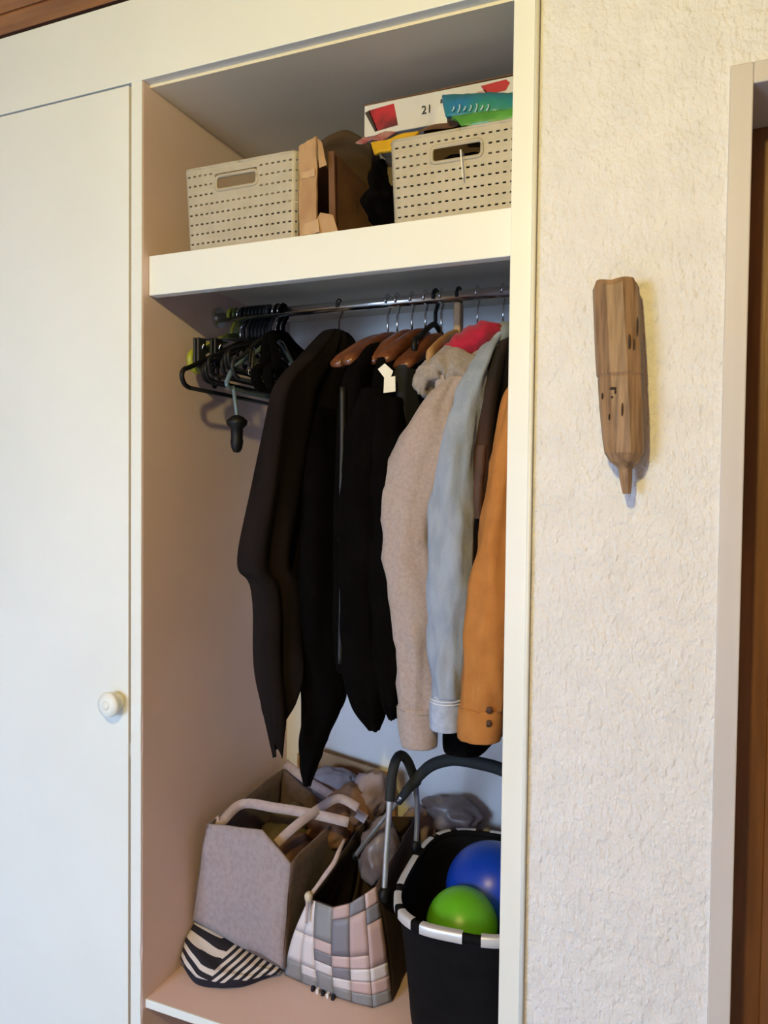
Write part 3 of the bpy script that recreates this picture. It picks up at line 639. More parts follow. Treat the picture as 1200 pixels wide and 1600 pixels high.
def storage_basket(x0, x1, y0, depth, h, label, hole, cols=20, rowsn=8):
    wx = x1-x0; cx = (x0+x1)/2; cy = y0+depth/2; r = .012
    t = empty('storage_basket', label, 'basket', (cx, cy, ZS))
    tot = rrect(0, wx, depth, r)[3]; pitch = wx/cols; n = int(round(tot/pitch)); pitch = tot/n
    ss = []; zz = []
    for i in range(n): ss += [i*pitch-pitch*.5, i*pitch-pitch*.24, i*pitch+pitch*.24]
    zp = (h-.010)/rowsn
    for j in range(rowsn): zz += [j*zp, j*zp+zp*.62, j*zp+zp*.80]
    zz += [rowsn*zp, h]
    bm = bmesh.new()
    def pt(s, z):
        x, y, a, _ = rrect(s, wx, depth, r); tp = 1-.045*(1-z/h)
        return (cx+x*tp, cy-depth/2*(1-tp)*0+y*tp-(depth/2)*(1-tp)*0, ZS+.001+z)
    V = {}
    def gv(i, j):
        i %= len(ss)
        if (i, j) not in V: V[(i, j)] = bm.verts.new(pt(ss[i], zz[j]))
        return V[(i, j)]
    hx0, hx1, hz0, hz1 = hole
    for i in range(len(ss)):
        sm = (ss[i]+(ss[i+1] if i+1 < len(ss) else ss[0]+tot))/2
        X, Y, _, _ = rrect(sm, wx, depth, r)
        for j in range(len(zz)-1):
            zm = (zz[j]+zz[j+1])/2
            onface = abs(abs(Y)-depth/2) < .002
            if onface and hx0 < cx+X < hx1 and hz0 < ZS+zm < hz1: continue
            slot = (i % 3 == 1) and (j % 3 == 1) and j < 3*rowsn
            near = onface and hx0-pitch*.5 < cx+X < hx1+pitch*.5 and hz0-zp*.3 < ZS+zm < hz1+zp*.3
            if slot and not near: continue
            bm.faces.new((gv(i, j), gv(i+1, j), gv(i+1, j+1), gv(i, j+1)))
    o = obj('body', bm, 'greyplastic', t, solid=.0026)
    bm = bmesh.new(); path = []
    for i in range(0, 97):
        x, y, a, _ = rrect(tot*i/96, wx, depth, r); path.append((cx+x, cy+y, ZS+h))
    tube(bm, path, .0028, 8); obj('rim', bm, 'greyplastic', t, smooth=True)
    obj('base_plate', bx(cx-wx*.46, cx+wx*.46, cy-depth*.46, cy+depth*.46, ZS+.0002, ZS+.003), 'greyplastic', t)
    # raised frame of the hand hole
    for yy, sgn in ((cy-depth/2*(1-.045*(1-(hz0+hz1-2*ZS)/2/h)), -1),):
        pts = []; rr_ = .008
        for (ax, az, a0) in ((hx1-rr_, hz1-rr_, 0), (hx0+rr_, hz1-rr_, 90), (hx0+rr_, hz0+rr_, 180), (hx1-rr_, hz0+rr_, 270)):
            for k in range(5): q = radians(a0+k*22.5); pts.append((ax+rr_*cos(q), yy, az+rr_*sin(q)))
        pts.append(pts[0]); bm = bmesh.new(); tube(bm, pts, .0036, 8); obj('hand_hole_frame', bm, 'greyplastic', t, smooth=True)
    base(t); return t
storage_basket(-.973, -.716, .024, .34, .160, 'taupe perforated plastic basket at the left wall of the shelf, holding grey cloth', (-.897, -.803, 2.035, 2.062))
storage_basket(-.528, -.264, .027, .34, .147, 'taupe perforated plastic basket under the white carton, a white cord through its hand hole', (-.449, -.358, 2.020, 2.048))
crumple('grey_cloth', (-.845, .19, 2.003), (.095, .13, .050), 'greyfab', seed=3, amp=.18)
tag(bpy.data.objects['grey_cloth'], 'crumpled grey cloth inside the basket beside the wardrobe side panel', 'cloth')
# contents of the basket beneath the carton
t = empty('brown_carton', 'brown cardboard carton standing inside the cord basket', 'carton', (-.40, .22, ZS+.003))
obj('carton_body', bx(-.50, -.285, .125, .33, ZS+.003, 2.128), 'card3', t, bevel=.002)
bm = bmesh.new(); quadsheet(bm, (-0.5180, 0.1000, 2.1090), (-0.4250, 0.1000, 2.1180), (-.42, .124, 2.139), (-.50, .124, 2.128), 8, 4, lambda u, v: .004*sin(u*5)); obj('carton_flap', bm, 'card2', t, solid=.003)
base(t)
t = empty('white_carton', 'long white carton with red pictures lying on top of the cord basket', 'carton', (-.475, .2, 2.142))
ang = -.012
obj('carton_body', bx(-.628, -.325, .135, .25, 2.1405, 2.202), 'carton', t, bevel=.002)
bm = bmesh.new(); quadsheet(bm, (-.628, .134, 2.202), (-.325, .134, 2.204), (-.325, .20, 2.222), (-.628, .20, 2.219), 12, 6, lambda u, v: .004*sin(u*9)*v); obj('top_flap', bm, 'card2', t, solid=.002)
bm = bmesh.new(); quadsheet(bm, (-.628, .134, 2.1405), (-.56, .134, 2.1405), (-.575, .10, 2.112), (-.632, .105, 2.118), 6, 5, lambda u, v: .003*sin(u*7)); obj('bottom_flap', bm, 'cartonpink', t, solid=.0015)
def prnt(pts, m, name='print'):
    bm = bmesh.new(); poly_slab(bm, [(x, .1335, z) for x, z in pts], (0, .0012, 0)); return obj(name, bm, m, t)
prnt([(-.618, 2.190), (-.565, 2.194), (-.556, 2.152), (-.600, 2.148)], 'cartonred', 'red_picture')
prnt([(-.626, 2.187), (-.616, 2.190), (-.598, 2.148), (-.604, 2.147)], 'pencildark', 'dark_edge')
prnt([(-.392, 2.194), (-.345, 2.197), (-.338, 2.190), (-.345, 2.178), (-.380, 2.176)], 'cartonred', 'red_picture')
prnt([(-.400, 2.184), (-.384, 2.186), (-.380, 2.180), (-.396, 2.178)], 'cartonpink', 'red_picture')
for pts in ([(-.470, 2.184), (-.463, 2.185), (-.463, 2.178), (-.470, 2.177)], [(-.466, 2.170), (-.461, 2.170), (-.461, 2.165), (-.466, 2.165)], [(-.372, 2.171), (-.356, 2.172), (-.356, 2.168), (-.372, 2.167)]): prnt(pts, 'ink', 'small_print')
def text(body_, size, loc, m, parent, rot=(radians(90), 0, 0), name='lettering'):
    cu = bpy.data.curves.new(name, 'FONT'); cu.body = body_; cu.size = size; cu.extrude = .0004; cu.align_x = 'CENTER'
    o = bpy.data.objects.new(name, cu); C.objects.link(o); bpy.context.view_layer.update()
    me = bpy.data.meshes.new_from_object(o.evaluated_get(bpy.context.evaluated_depsgraph_get()))
    bpy.data.objects.remove(o); q = link(name, me, m, parent, False); q.location = loc; q.rotation_euler = rot; return q
text('21', .022, (-.497, .1328, 2.163), 'ink', t)
base(t)
t = empty('wipes_pouch', 'blue and green soft pouch on the cord basket, in front of the white carton', 'pouch', (-.39, .09, 2.075))
bm = bmesh.new(); quadsheet(bm, (-0.4390, 0.0750, 2.1180), (-0.3020, 0.0750, 2.1030), (-0.3070, 0.0950, 2.1440), (-0.4560, 0.1000, 2.1700), 18, 8, lambda u, v: .010*sin(pi*v)*(.5+.5*sin(pi*u))+.003*nz((u*6, v*3, 0), 1.5, 3)); obj('pouch_body', bm, 'pouch', t, smooth=True, solid=.010, bevel=.003)
bm = bmesh.new(); quadsheet(bm, (-0.4040, 0.0600, 2.0880), (-0.2980, 0.0600, 2.0850), (-0.3010, 0.0700, 2.1050), (-0.4280, 0.0720, 2.1150), 14, 6, lambda u, v: .006*sin(pi*v)+.003*nz((u*6, v*3, 0), 1.5, 7)); obj('lower_fold', bm, 'pouchgreen', t, smooth=True, solid=.008, bevel=.003)
bm = bmesh.new()
for k in range(7):
    c0 = Vector((-0.4230, 0.0660, 2.1270)).lerp(Vector((-0.3600, 0.0660, 2.1180)), k/6); hh = (.006, .011, .005, .008, .012, .006, .009)[k]
    tube(bm, [c0+Vector((-.002, 0, -hh*.6)), c0+Vector((.002, -.001, 0)), c0+Vector((.001, 0, hh*.6))], .0012, 6, 8)
obj('pouch_print', bm, 'pouchprint', t)
bm = bmesh.new(); quadsheet(bm, (-.488, .118, 2.128), (-.450, .115, 2.124), (-.452, .11, 2.158), (-.482, .115, 2.160), 6, 6, lambda u, v: .003*sin(u*4)); obj('paper_end', bm, 'carton', t, solid=.002)
base(t)
t = empty('yellow_packet', 'yellow flat packet sticking out beside the cord basket', 'packet', (-.55, .11, 2.09))
bm = bmesh.new(); quadsheet(bm, (-0.5760, 0.0750, 2.0730), (-0.4990, 0.0500, 2.0700), (-0.4840, 0.0550, 2.0940), (-0.5860, 0.0800, 2.0990), 12, 5, lambda u, v: .003*sin(u*9+v*2)); obj('packet_sleeve', bm, 'yellow', t, solid=.007, bevel=.002)
bm = bmesh.new(); quadsheet(bm, (-.570, .12, 2.03), (-.532, .12, 2.03), (-.532, .125, 2.09), (-.575, .12, 2.085), 6, 6, lambda u, v: .003*sin(u*5)); obj('packet_back', bm, 'crE', t, solid=.004)
base(t)
t = bpy.data.objects['storage_basket.001']
bm = bmesh.new(); tube(bm, [(-.395, .06, 2.028), (-.394, .03, 2.031), (-.393, .018, 2.030), (-.391, .0165, 2.015), (-.389, .0165, 1.995), (-.388, .0168, 1.982)], .0016, 6, 20)
obj('cord', bm, 'label', t, smooth=True); base(t)
crumple('dark_bag', (-.41, .075, 2.00), (.09, .032, .045), 'black', seed=5, amp=.15, sub=3)
tag(bpy.data.objects['dark_bag'], 'dark crumpled bag seen through the hand hole of the cord basket', 'bag')
# torn cardboard box between the baskets
t = empty('cardboard_box', 'torn open cardboard box with packing tape between the two baskets', 'box', (-.66, .2, ZS))
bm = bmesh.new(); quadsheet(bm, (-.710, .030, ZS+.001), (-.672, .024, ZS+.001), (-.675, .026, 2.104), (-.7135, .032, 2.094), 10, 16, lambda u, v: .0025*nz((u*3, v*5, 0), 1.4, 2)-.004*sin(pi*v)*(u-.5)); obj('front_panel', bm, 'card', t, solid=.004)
bm = bmesh.new(); quadsheet(bm, (-.706, .026, ZS+.002), (-.664, .021, ZS+.002), (-.668, .022, 1.95), (-.700, .026, 1.946), 6, 4, lambda u, v: .001*sin(u*9)); obj('packing_tape', bm, 'tape', t, solid=.0006)
bm = bmesh.new(); quadsheet(bm, (-.706, .0265, 2.03), (-.676, .0225, 2.03), (-.676, .0225, 2.044), (-.709, .0265, 2.041), 6, 3, lambda u, v: .0008*sin(u*9)); obj('packing_tape', bm, 'tape', t, solid=.0006)
bm = bmesh.new(); quadsheet(bm, (-.669, .027, 2.045), (-.655, .030, 2.050), (-.668, .032, 2.095), (-.674, .027, 2.100), 5, 8, lambda u, v: .002*sin(v*6)); obj('torn_flap', bm, 'card', t, solid=.003)
bm = bmesh.new(); quadsheet(bm, (-.655, .045, ZS+.001), (-.640, .040, ZS+.001), (-.648, .045, 2.08), (-.660, .047, 2.082), 4, 10); obj('corner_strip', bm, 'card2', t, solid=.003)
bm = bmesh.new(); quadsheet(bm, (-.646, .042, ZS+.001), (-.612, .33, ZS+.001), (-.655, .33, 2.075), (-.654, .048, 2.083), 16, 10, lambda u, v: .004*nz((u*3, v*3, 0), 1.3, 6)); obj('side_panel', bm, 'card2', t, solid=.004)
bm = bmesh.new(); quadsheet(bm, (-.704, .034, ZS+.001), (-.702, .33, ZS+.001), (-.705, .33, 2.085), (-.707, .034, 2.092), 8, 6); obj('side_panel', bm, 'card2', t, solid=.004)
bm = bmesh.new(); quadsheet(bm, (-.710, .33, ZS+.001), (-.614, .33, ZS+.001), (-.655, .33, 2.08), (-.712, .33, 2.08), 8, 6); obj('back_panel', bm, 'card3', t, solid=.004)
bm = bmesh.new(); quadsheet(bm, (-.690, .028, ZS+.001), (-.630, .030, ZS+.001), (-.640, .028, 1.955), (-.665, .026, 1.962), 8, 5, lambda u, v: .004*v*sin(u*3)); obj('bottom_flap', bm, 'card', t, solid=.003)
g = crom_grid([[(-0.7180, 0.1300, 2.0930), (-0.6940, 0.1600, 2.0990), (-0.6690, 0.2000, 2.0870), (-0.6440, 0.2500, 2.0700)], [(-0.7230, 0.1400, 2.1260), (-0.6990, 0.1700, 2.1400), (-0.6670, 0.2000, 2.1340), (-0.6360, 0.2500, 2.1090)], [(-0.7250, 0.1400, 2.1490), (-0.7010, 0.1500, 2.1650), (-0.6740, 0.1700, 2.1740), (-0.6270, 0.2000, 2.1410)], [(-0.7700, 0.2200, 2.1850), (-0.7410, 0.2300, 2.1900), (-0.7160, 0.2500, 2.1900), (-0.6760, 0.2800, 2.1690)]], 14)
bm = bmesh.new(); sheet(bm, g); obj('raised_flap', bm, 'card3', t, smooth=True, solid=.004)
base(t)
crumple('dark_filler', (-.585, .20, 2.012), (.028, .13, .065), 'black', seed=8, amp=.35, sub=4)  # added black lump, stands for the shade in this gap
tag(bpy.data.objects['dark_filler'], 'added dark filler for the shade between cardboard box and basket', 'bundle')

# ------------------------------------------------------------ bottom board
# striped jersey, folded
t = empty('striped_jersey', 'folded black and white striped jersey under the felt bag', 'clothing', (-.96, .2, ZB))
def fold(outline, z0, h, m, name, seed, amp=.006, rnd=.012):
    """soft folded layer: outline in plan, rounded edge, gently lumpy top"""
    n = len(outline); c = Vector((sum(p[0] for p in outline)/n, sum(p[1] for p in outline)/n))
    pts = crom([*outline, outline[0]], 64)[:-1]; R = []
    for (s, hz) in ((.80, 0), (.97, .12), (1.0, .35), (1.0, .65), (.965, .88), (.90, 1), (.6, 1.06), (.25, 1.1), (.03, 1.1)):
        R.append([(c.x+(p[0]-c.x)*s, c.y+(p[1]-c.y)*s, z0+h*hz+amp*nz((p[0]*s*9, p[1]*s*9, hz), 1.5, seed)*(hz > .05)) for p in pts])
    bm = bmesh.new(); rings(bm, R); return obj(name, bm, m, t, smooth=True)
fold([(-1.052, .125), (-.985, .090), (-.905, .108), (-.868, .150), (-.845, .21), (-.90, .40), (-1.05, .42)], ZB+.0005, .022, 'navyfold', 'under_layer', 2)
xs = [-1.053+.221*i/30 for i in range(31)]
def fy(x):
    pts = [(-1.06, .132), (-1.03, .112), (-.985, .094), (-.93, .100), (-.885, .128), (-.845, .172), (-.83, .19)]
    for (p, q), (r, w_) in zip(pts, pts[1:]):
        if p <= x <= r: return q+(w_-q)*(x-p)/(r-p)
    return .19
g = []
for v in [i/18 for i in range(19)]:
    row = []
    for x in xs:
        ze = .458+(x+1.049)/.227*-.063; f0 = fy(x); crease = .006*math.exp(-((x+.952)/.012)**2)
        if v < .7:
            q = v/.7; y = f0+(.178-f0)*q**1.6-.006*sin(pi*q); z = ZB+.016+(ze-.004-ZB-.016)*q-crease*sin(pi*q)+.004*sin(q*13+x*30)*sin(pi*q)
        else:
            q = (v-.7)/.3; y = .178+.2*q; z = ze-.004-.012*q
        row.append((x, y, z))
    g.append(row)
bm = bmesh.new(); sheet(bm, g); obj('striped_layer', bm, 'stripeV', t, smooth=True, solid=.004)
base(t)
# felt bag leaning on the jersey
t = empty('felt_bag', 'open mauve-grey felt bag with long straps tilted on a striped jersey', 'bag', (-.93, .3, ZB+.03))
FY = .165
BL, BR, TR, TM, TL = (-1.049, FY, .465), (-.822, FY+.01, .402), (-.797, FY, .645), (-.868, FY, .706), (-1.012, FY, .690)
def wob(p, s=1): return p
bm = bmesh.new()
# front panel as a fan of rows between the bottom edge and the folded-over top edge
rowsF = []
for j in range(17):
    v = j/16; row = []
    for i in range(17):
        u = i/16
        top = Vector(TL).lerp(Vector(TM), min(1, u/.62)) if u < .62 else Vector(TM).lerp(Vector(TR), (u-.62)/.38)
        bot = Vector(BL).lerp(Vector(BR), u); p = bot.lerp(top, v)
        p.y += -.012*sin(pi*u)*sin(pi*v) + .006*nz((u*2, v*2, 0), 1.5, 3) + .010*max(0, .25-abs(u+v*.6-.75))*2
        row.append(p)
    rowsF.append(row)
sheet(bm, rowsF); obj('front_panel', bm, 'felt', t, smooth=True, solid=.005)
def side(pA0, pA1, pB0, pB1, name, seed, m='feltin', bow=.01):
    bm = bmesh.new(); quadsheet(bm, pA0, pB0, pB1, pA1, 16, 8, lambda u, v: bow*sin(pi*u)+.006*nz((u*4, v*2, 0), 1.4, seed)); return obj(name, bm, m, t, smooth=True, solid=.005)
side(BL, TL, (-1.050, .52, .44), (-1.022, .52, .695), 'left_panel', 4, bow=-.002)
side(BR, TR, (-.815, .50, .405), (-.775, .50, .655), 'right_panel', 5, bow=-.012)
side((-1.050, .52, .44), (-1.022, .52, .695), (-.815, .50, .405), (-.775, .50, .655), 'back_panel', 6, bow=.0)
side(BL, BR, (-1.050, .52, .44), (-.815, .50, .405), 'bottom_panel', 7, bow=0)
def ribbon(path, wdt, m, name, parent, n=30, thick=.003, up=(0, 0, 1), seed=0):
    pts = crom(path, n); g = []
    for i, p in enumerate(pts):
        a = Vector(pts[max(0, i-1)]); b = Vector(pts[min(n-1, i+1)]); tn = (b-a).normalized(); s = tn.cross(Vector(up)).normalized()
        s = (s*cos(.35*nz((i*.2, seed, 0), 1)) + tn.cross(s)*sin(.35*nz((i*.2, seed, 0), 1)))
        g.append([Vector(p)-s*wdt/2, Vector(p), Vector(p)+s*wdt/2])
    bm = bmesh.new(); sheet(bm, g); return obj(name, bm, m, parent, smooth=True, solid=thick)
ribbon([(-1.018, .20, .688), (-1.0010, 0.2000, 0.6830), (-0.9830, 0.2600, 0.7060), (-0.8990, 0.2700, 0.7080), (-0.8040, 0.2800, 0.7060), (-0.7240, 0.3000, 0.6930)], .022, 'strap', 'strap', t, up=(-.45, .85, -.3), seed=1)
ribbon([(-0.8470, 0.1900, 0.6680), (-0.8330, 0.2100, 0.6850), (-0.8150, 0.2400, 0.7020), (-0.7920, 0.2900, 0.7190), (-0.7630, 0.3300, 0.7300), (-0.7190, 0.3400, 0.7120)], .020, 'strap', 'strap', t, up=(-.45, .85, -.3), seed=3)
ribbon([(-1.0050, 0.5000, 0.7210), (-0.9510, 0.4700, 0.7120), (-0.8940, 0.4500, 0.6990), (-0.8290, 0.4300, 0.6860), (-0.7720, 0.4200, 0.6670), (-0.7340, 0.4200, 0.6500)], .022, 'strap', 'strap', t, up=(-.45, .85, -.3), seed=5)
base(t)
# things in and behind the felt bag
def lump(name, c, r, m, label, cat, seed, amp=.28, rot=0, group=None):
    o = crumple(name, c, r, m, seed=seed, amp=amp, rot=rot); return tag(o, label, cat, group)
lump('leather_pouch', (-.868, .30, .56), (.055, .075, .075), 'crC', 'brown leather pouch in the felt bag under the short strap', 'pouch', 11, .15)
lump('olive_cloth', (-.93, .38, .55), (.075, .09, .10), 'crE', 'olive brown cloth bunched inside the felt bag', 'cloth', 12)
lump('tan_paper_bag', (-0.7990, 0.4600, 0.6520), (.06, .05, .055), 'crB', 'crumpled tan paper bag spilling over the back of the felt bag', 'paper bag', 13)
lump('mauve_paper_bag', (-0.7650, 0.5000, 0.6700), (.05, .05, .07), 'crA', 'crumpled mauve paper bag beside the tan one', 'paper bag', 14, .3, .4)
lump('mauve_cloth', (-0.8600, 0.4900, 0.6910), (.065, .030, .042), 'crF', 'folded mauve cloth at the back wall behind the felt bag', 'cloth', 15, .25)
lump('tan_paper_bag', (-0.8230, 0.4000, 0.6270), (.055, .05, .05), 'crB', 'crumpled tan paper bag deep between felt bag and tote', 'paper bag', 16)
t = empty('cardboard_box', 'tan cardboard box standing against the back wall behind the bags', 'box', (-.82, .56, ZB))
bm = bmesh.new()
pts = [(-0.9370, 0.5550, 0.7480), (-0.8740, 0.5550, 0.7380), (-0.8080, 0.5550, 0.7290), (-0.7180, 0.5550, 0.7160)]
poly_slab(bm, [(-1.0, .555, ZB+.001), (-.70, .555, ZB+.001), *pts[::-1], (-1.0, .555, .73)], (0, .004, 0)); obj('front_panel', bm, 'card', t)
obj('box_body', bx(-.99, -.72, .559, .594, ZB+.001, .66), 'card', t)
base(t)
# woven strap tote
t = empty('woven_tote', 'woven tote of grey, pink and white straps between felt bag and black basket', 'tote bag', (-.69, .3, ZB))
bot = [Vector(p) for p in ((-0.8270, 0.1950, 0.3660), (-0.7800, 0.1880, 0.3710), (-0.7360, 0.1820, 0.3760), (-0.6950, 0.1760, 0.3780), (-0.6530, 0.1740, 0.3750), (-0.6070, 0.1760, 0.3710), (-0.5780, 0.2100, 0.3490))]
top = [Vector(p) for p in ((-0.7530, 0.1700, 0.5790), (-0.7460, 0.1660, 0.5780), (-0.7340, 0.1600, 0.5800), (-0.6860, 0.1450, 0.5850), (-0.6500, 0.1500, 0.5990), (-0.6230, 0.1650, 0.6170), (-0.6080, 0.1900, 0.6250))]
for p in bot: p.z = ZB+.003
B0, B1, B2 = bot[0], bot[5], bot[6]
T0, T1, T2 = top[0], top[3], top[6]
def bnd(k, v):
    p = bot[k].lerp(top[k], v); p.y -= .012*sin(pi*v); p.x += .006*sin(pi*v)*(k-2.5)/2.5; return p
pal = {'g': 'pg', 'd': 'pd', 'p': 'pp', 'w': 'pw', 'k': 'pk'}
cols = ['wwwwwwgg', 'wwwwwwwg', 'gggpdwgg', 'kdddpdwg', 'dkkkpwpg', 'pdkkkwpg']      # each column of straps from the top down
for k, cl in enumerate(cols):
    j = 0
    while j < 8:
        e = j
        while e+1 < 8 and cl[e+1] == cl[j] and e-j < 2: e += 1
        v1, v0 = 1-j/8-.002, 1-(e+1)/8+.002; g = []
        for b in range(6):
            row = []; v = v0+(v1-v0)*b/5
            for a_ in range(5):
                u = .008+.984*a_/4; p = bnd(k, v).lerp(bnd(k+1, v), u)
                nrm = (bnd(k+1, v)-bnd(k, v)).cross(bnd(k, min(1, v+.01))-bnd(k, max(0, v-.01))).normalized()
                if nrm.y > 0: nrm = -nrm
                edge = a_ in (0, 4) or b in (0, 5)
                row.append(p+nrm*(.0006 if edge else .0013))
            g.append(row)
        bm = bmesh.new(); sheet(bm, g); obj('strap_patch', bm, pal[cl[j]], t, smooth=True, solid=.0012)
        j = e+1
def fpt(u, v):
    q = u*6; k = min(5, int(q)); return bnd(k, v).lerp(bnd(k+1, v), q-k)
def back(u, v): 
    p = Vector((-.80, .47, ZB+.003)).lerp(Vector((-.60, .47, ZB+.003)), u).lerp(Vector((-.745, .46, .64)).lerp(Vector((-.62, .46, .66)), u), v); return p
bm = bmesh.new(); sheet(bm, [[back(u/6, v/6) for u in range(7)] for v in range(7)]); obj('back_face', bm, 'totein', t, solid=.003)
for (e0, e1, f0, f1, nm) in ((B0, T0, back(0, 0), back(0, 1), 'side_face'), (B2, T2, back(1, 0), back(1, 1), 'side_face'), (B0, B1, back(0, 0), back(1, 0), 'bottom_face')):
    bm = bmesh.new(); quadsheet(bm, e0, f0, f1, e1, 10, 8, lambda u, v: .004*nz((u*4, v*4, 0), 1.2, 3)); obj(nm, bm, 'totein', t, solid=.003, smooth=True)
bm = bmesh.new(); sheet(bm, [[fpt(u/6, v/8)+Vector((0, .003, 0)) for u in range(7)] for v in range(9)]); obj('front_lining', bm, 'totein', t, solid=.001)
bm = bmesh.new(); tube(bm, [(-0.7480, 0.1450, 0.5380), (-0.7470, 0.1480, 0.5660), (-0.7450, 0.1500, 0.5900), (-0.7360, 0.1600, 0.6040), (-0.7220, 0.1800, 0.6280), (-0.7110, 0.2000, 0.6480), (-0.7090, 0.2200, 0.6650), (-0.7110, 0.2500, 0.6770)], [.003, .0035, .006, .0045, .0055, .0055, .005, .003], 8, 40)
obj('rope_handle', bm, 'strap', t, smooth=True)
bm = bmesh.new(); bmesh.ops.create_icosphere(bm, subdivisions=3, radius=1)
for v in bm.verts: q = v.co*(1+.15*nz(v.co, 3, 2)); v.co = Vector((q.x*.0085, q.y*.009, q.z*.012))+Vector((-0.7430, 0.1460, 0.5940))
obj('rope_knot', bm, 'rope', t, smooth=True)
for i in range(5):
    q = Vector((-0.7470, 0.1760, 0.3720)).lerp(Vector((-0.6950, 0.1680, 0.3760)), i/4)
    obj('fringe_stub', bx(q.x-.0035, q.x+.0035, q.y-.004, q.y+.006, ZB+.0002, ZB+.010), 'navyfold' if i % 2 == 0 else 'pw', t, bevel=.001)
base(t)
lump('taupe_plastic_bag', (-.678, .375, .60), (.046, .050, .075), 'crD', 'crumpled taupe plastic bag stuffed in the woven tote', 'plastic bag', 21, .3)
lump('mauve_paper_bag', (-0.6380, 0.5350, 0.5890), (.046, .034, .062), 'crA', 'crumpled mauve paper bag at the back wall behind the black basket handle', 'paper bag', 22, .3)
lump('taupe_plastic_bag', (-0.5580, 0.5450, 0.6400), (.075, .035, .045), 'crD', 'crumpled taupe plastic bag at the back wall behind the black basket', 'plastic bag', 23, .3)

# black bicycle basket with folding handles
t = empty('bicycle_basket', 'black fabric carrying basket with silver banded rim and folding tube handles', 'basket', (-.43, .3, ZB))
def brim(a, k=1.0):
    c, s = cos(a), sin(a); n = .62
    x = .146*k*math.copysign(abs(c)**n, c); y = .212*k*math.copysign(abs(s)**n, s)
    rot = radians(5); return x*cos(rot)-y*sin(rot), x*sin(rot)+y*cos(rot)
BX, BY, RZB = -.420, .300, .620
bm = bmesh.new(); R = []; seg = 72
for (k, z) in ((.80, ZB+.003), (.83, ZB+.008), (.87, .45), (.93, .54), (.985, .605), (1.0, .632)):
    R.append([(BX+brim(2*pi*i/seg, k)[0]*(1+.012*nz((i*.3, z*9, 0), 1)), BY+brim(2*pi*i/seg, k)[1]+(.02 if z < .4 else 0)*0, z) for i in range(seg)])
rings(bm, R, True, False); obj('fabric_body', bm, 'blackbag', t, smooth=True, solid=.004)
bm = bmesh.new(); tube(bm, [(BX+brim(2*pi*i/seg, 1.01)[0], BY+brim(2*pi*i/seg, 1.01)[1], .626) for i in range(seg+1)], .0075, 10); obj('rim', bm, 'blackbag', t, smooth=True)
# silver bands on the rim
nb = 14
for kb in range(nb):
    a0 = -pi/2-.14 + 2*pi*kb/nb; g = []
    for i in range(9):
        a = a0 + (i/8-.5)*.70*2*pi/nb*1.0
        x, y = brim(a, 1.0); x1, y1 = brim(a+.01, 1.0); tn = Vector((x1-x, y1-y, 0)).normalized(); nr = Vector((tn.y, -tn.x, 0)); p = Vector((BX+x, BY+y, 0))
        g.append([p+nr*q+Vector((0, 0, z)) for q, z in ((.0088, .6155), (.0112, .618), (.0112, .633), (.0085, .6355), (.002, .6360), (-.004, .6350))])
    bm = bmesh.new(); sheet(bm, g); obj('silver_band', bm, 'silver', t, smooth=True)
# handles
bm = bmesh.new(); tube(bm, [(-0.5940, 0.2000, 0.6080), (-0.5910, 0.2000, 0.6840), (-0.5850, 0.2000, 0.7790), (-0.5820, 0.2050, 0.8520), (-0.5800, 0.2200, 0.8810), (-0.5780, 0.2450, 0.8860), (-0.5730, 0.2700, 0.8680), (-0.5710, 0.3000, 0.8300), (-0.5720, 0.3300, 0.7730), (-0.5770, 0.3500, 0.7070), (-0.5830, 0.3600, 0.6460)], [.006, .006, .0065, .0085, .0095, .0095, .0095, .0095, .0065, .006, .006], 12, 70)
obj('handle_tube', bm, 'alu', t, smooth=True)
bm = bmesh.new(); tube(bm, [(-0.5840, 0.2000, 0.8060), (-0.5820, 0.2050, 0.8520), (-0.5800, 0.2200, 0.8810), (-0.5780, 0.2450, 0.8860), (-0.5730, 0.2700, 0.8680), (-0.5710, 0.3000, 0.8300), (-0.5700, 0.3200, 0.8030)], .0105, 12, 40)
obj('handle_sleeve', bm, 'foam', t, smooth=True)
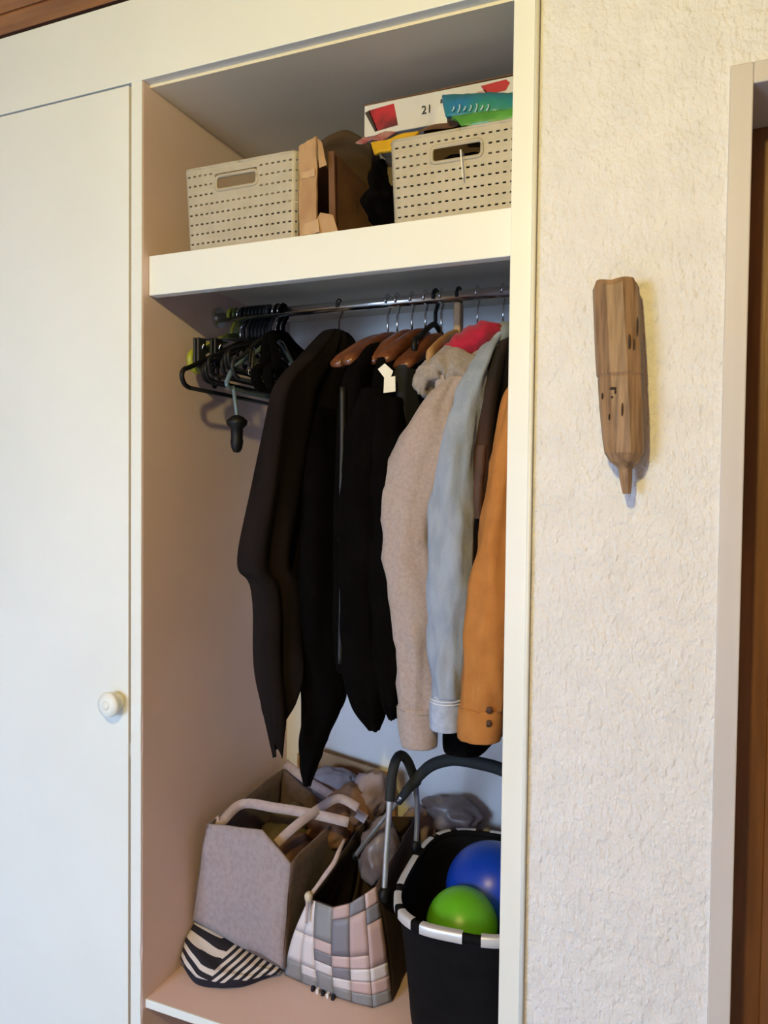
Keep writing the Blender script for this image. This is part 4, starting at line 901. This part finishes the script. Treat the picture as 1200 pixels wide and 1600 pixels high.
bm = bmesh.new(); tube(bm, [(-0.7220, 0.3300, 0.6020), (-0.6770, 0.3200, 0.6660), (-0.6340, 0.3100, 0.7240), (-0.5920, 0.2900, 0.7780)], .005, 12, 24); obj('handle_tube', bm, 'alu', t, smooth=True)
bm = bmesh.new(); tube(bm, [(-0.6040, 0.3000, 0.7610), (-0.5740, 0.2900, 0.8020), (-0.5480, 0.2800, 0.8350), (-0.5210, 0.2700, 0.8630), (-0.4890, 0.2600, 0.8820), (-0.4540, 0.2500, 0.8940), (-0.4060, 0.2500, 0.8930), (-0.3600, 0.2500, 0.8870), (-.30, .25, .865), (-.285, .27, .82), (-.281, .29, .70), (-.281, .30, .65)], [.009, .011, .0115, .0125, .013, .013, .013, .013, .012, .009, .006, .006], 14, 80)
obj('grip', bm, 'foam', t, smooth=True)
for p, r_ in (((-0.5930, 0.2000, 0.6050), .016), ((-0.5830, 0.3600, 0.6400), .015), ((-0.7220, 0.3300, 0.6020), .009), ((-0.5630, 0.3000, 0.8190), .017)):
    bm = bmesh.new(); bmesh.ops.create_icosphere(bm, subdivisions=2, radius=r_)
    for v in bm.verts: v.co = Vector((v.co.x*.8, v.co.y, v.co.z*1.15))+Vector(p)
    obj('hinge', bm, 'blackplastic', t, smooth=True)
base(t)
crumple('dark_filler', (BX, BY, .455), (.10, .16, .065), 'black', seed=31, amp=.12)
tag(bpy.data.objects['dark_filler.001'], 'black cloth bundle at the bottom of the black basket', 'bundle')
def ball(name, c, r, m, label):
    bm = bmesh.new(); bmesh.ops.create_uvsphere(bm, u_segments=48, v_segments=32, radius=r)
    for v in bm.verts: v.co = Vector((v.co.x, v.co.y, v.co.z*.97))
    o = obj(name, bm, m, None, smooth=True); o.location = c
    bm = bmesh.new(); lathe(bm, [(.001, 0), (.004, .0005), (.0045, -.001)], (0, 0, r*.97), 'Z', 12); v = obj('valve', bm, m, o, smooth=True); v.rotation_euler = (0, 2.2, 0)
    return tag(o, label, 'ball', 'balls in the black basket')
ball('green_ball', (-0.4260, 0.2050, 0.5790), .072, 'green', 'green rubber ball in the black basket')
ball('blue_ball', (-0.4000, 0.3350, 0.5940), .098, 'blue', 'blue rubber ball in the black basket')
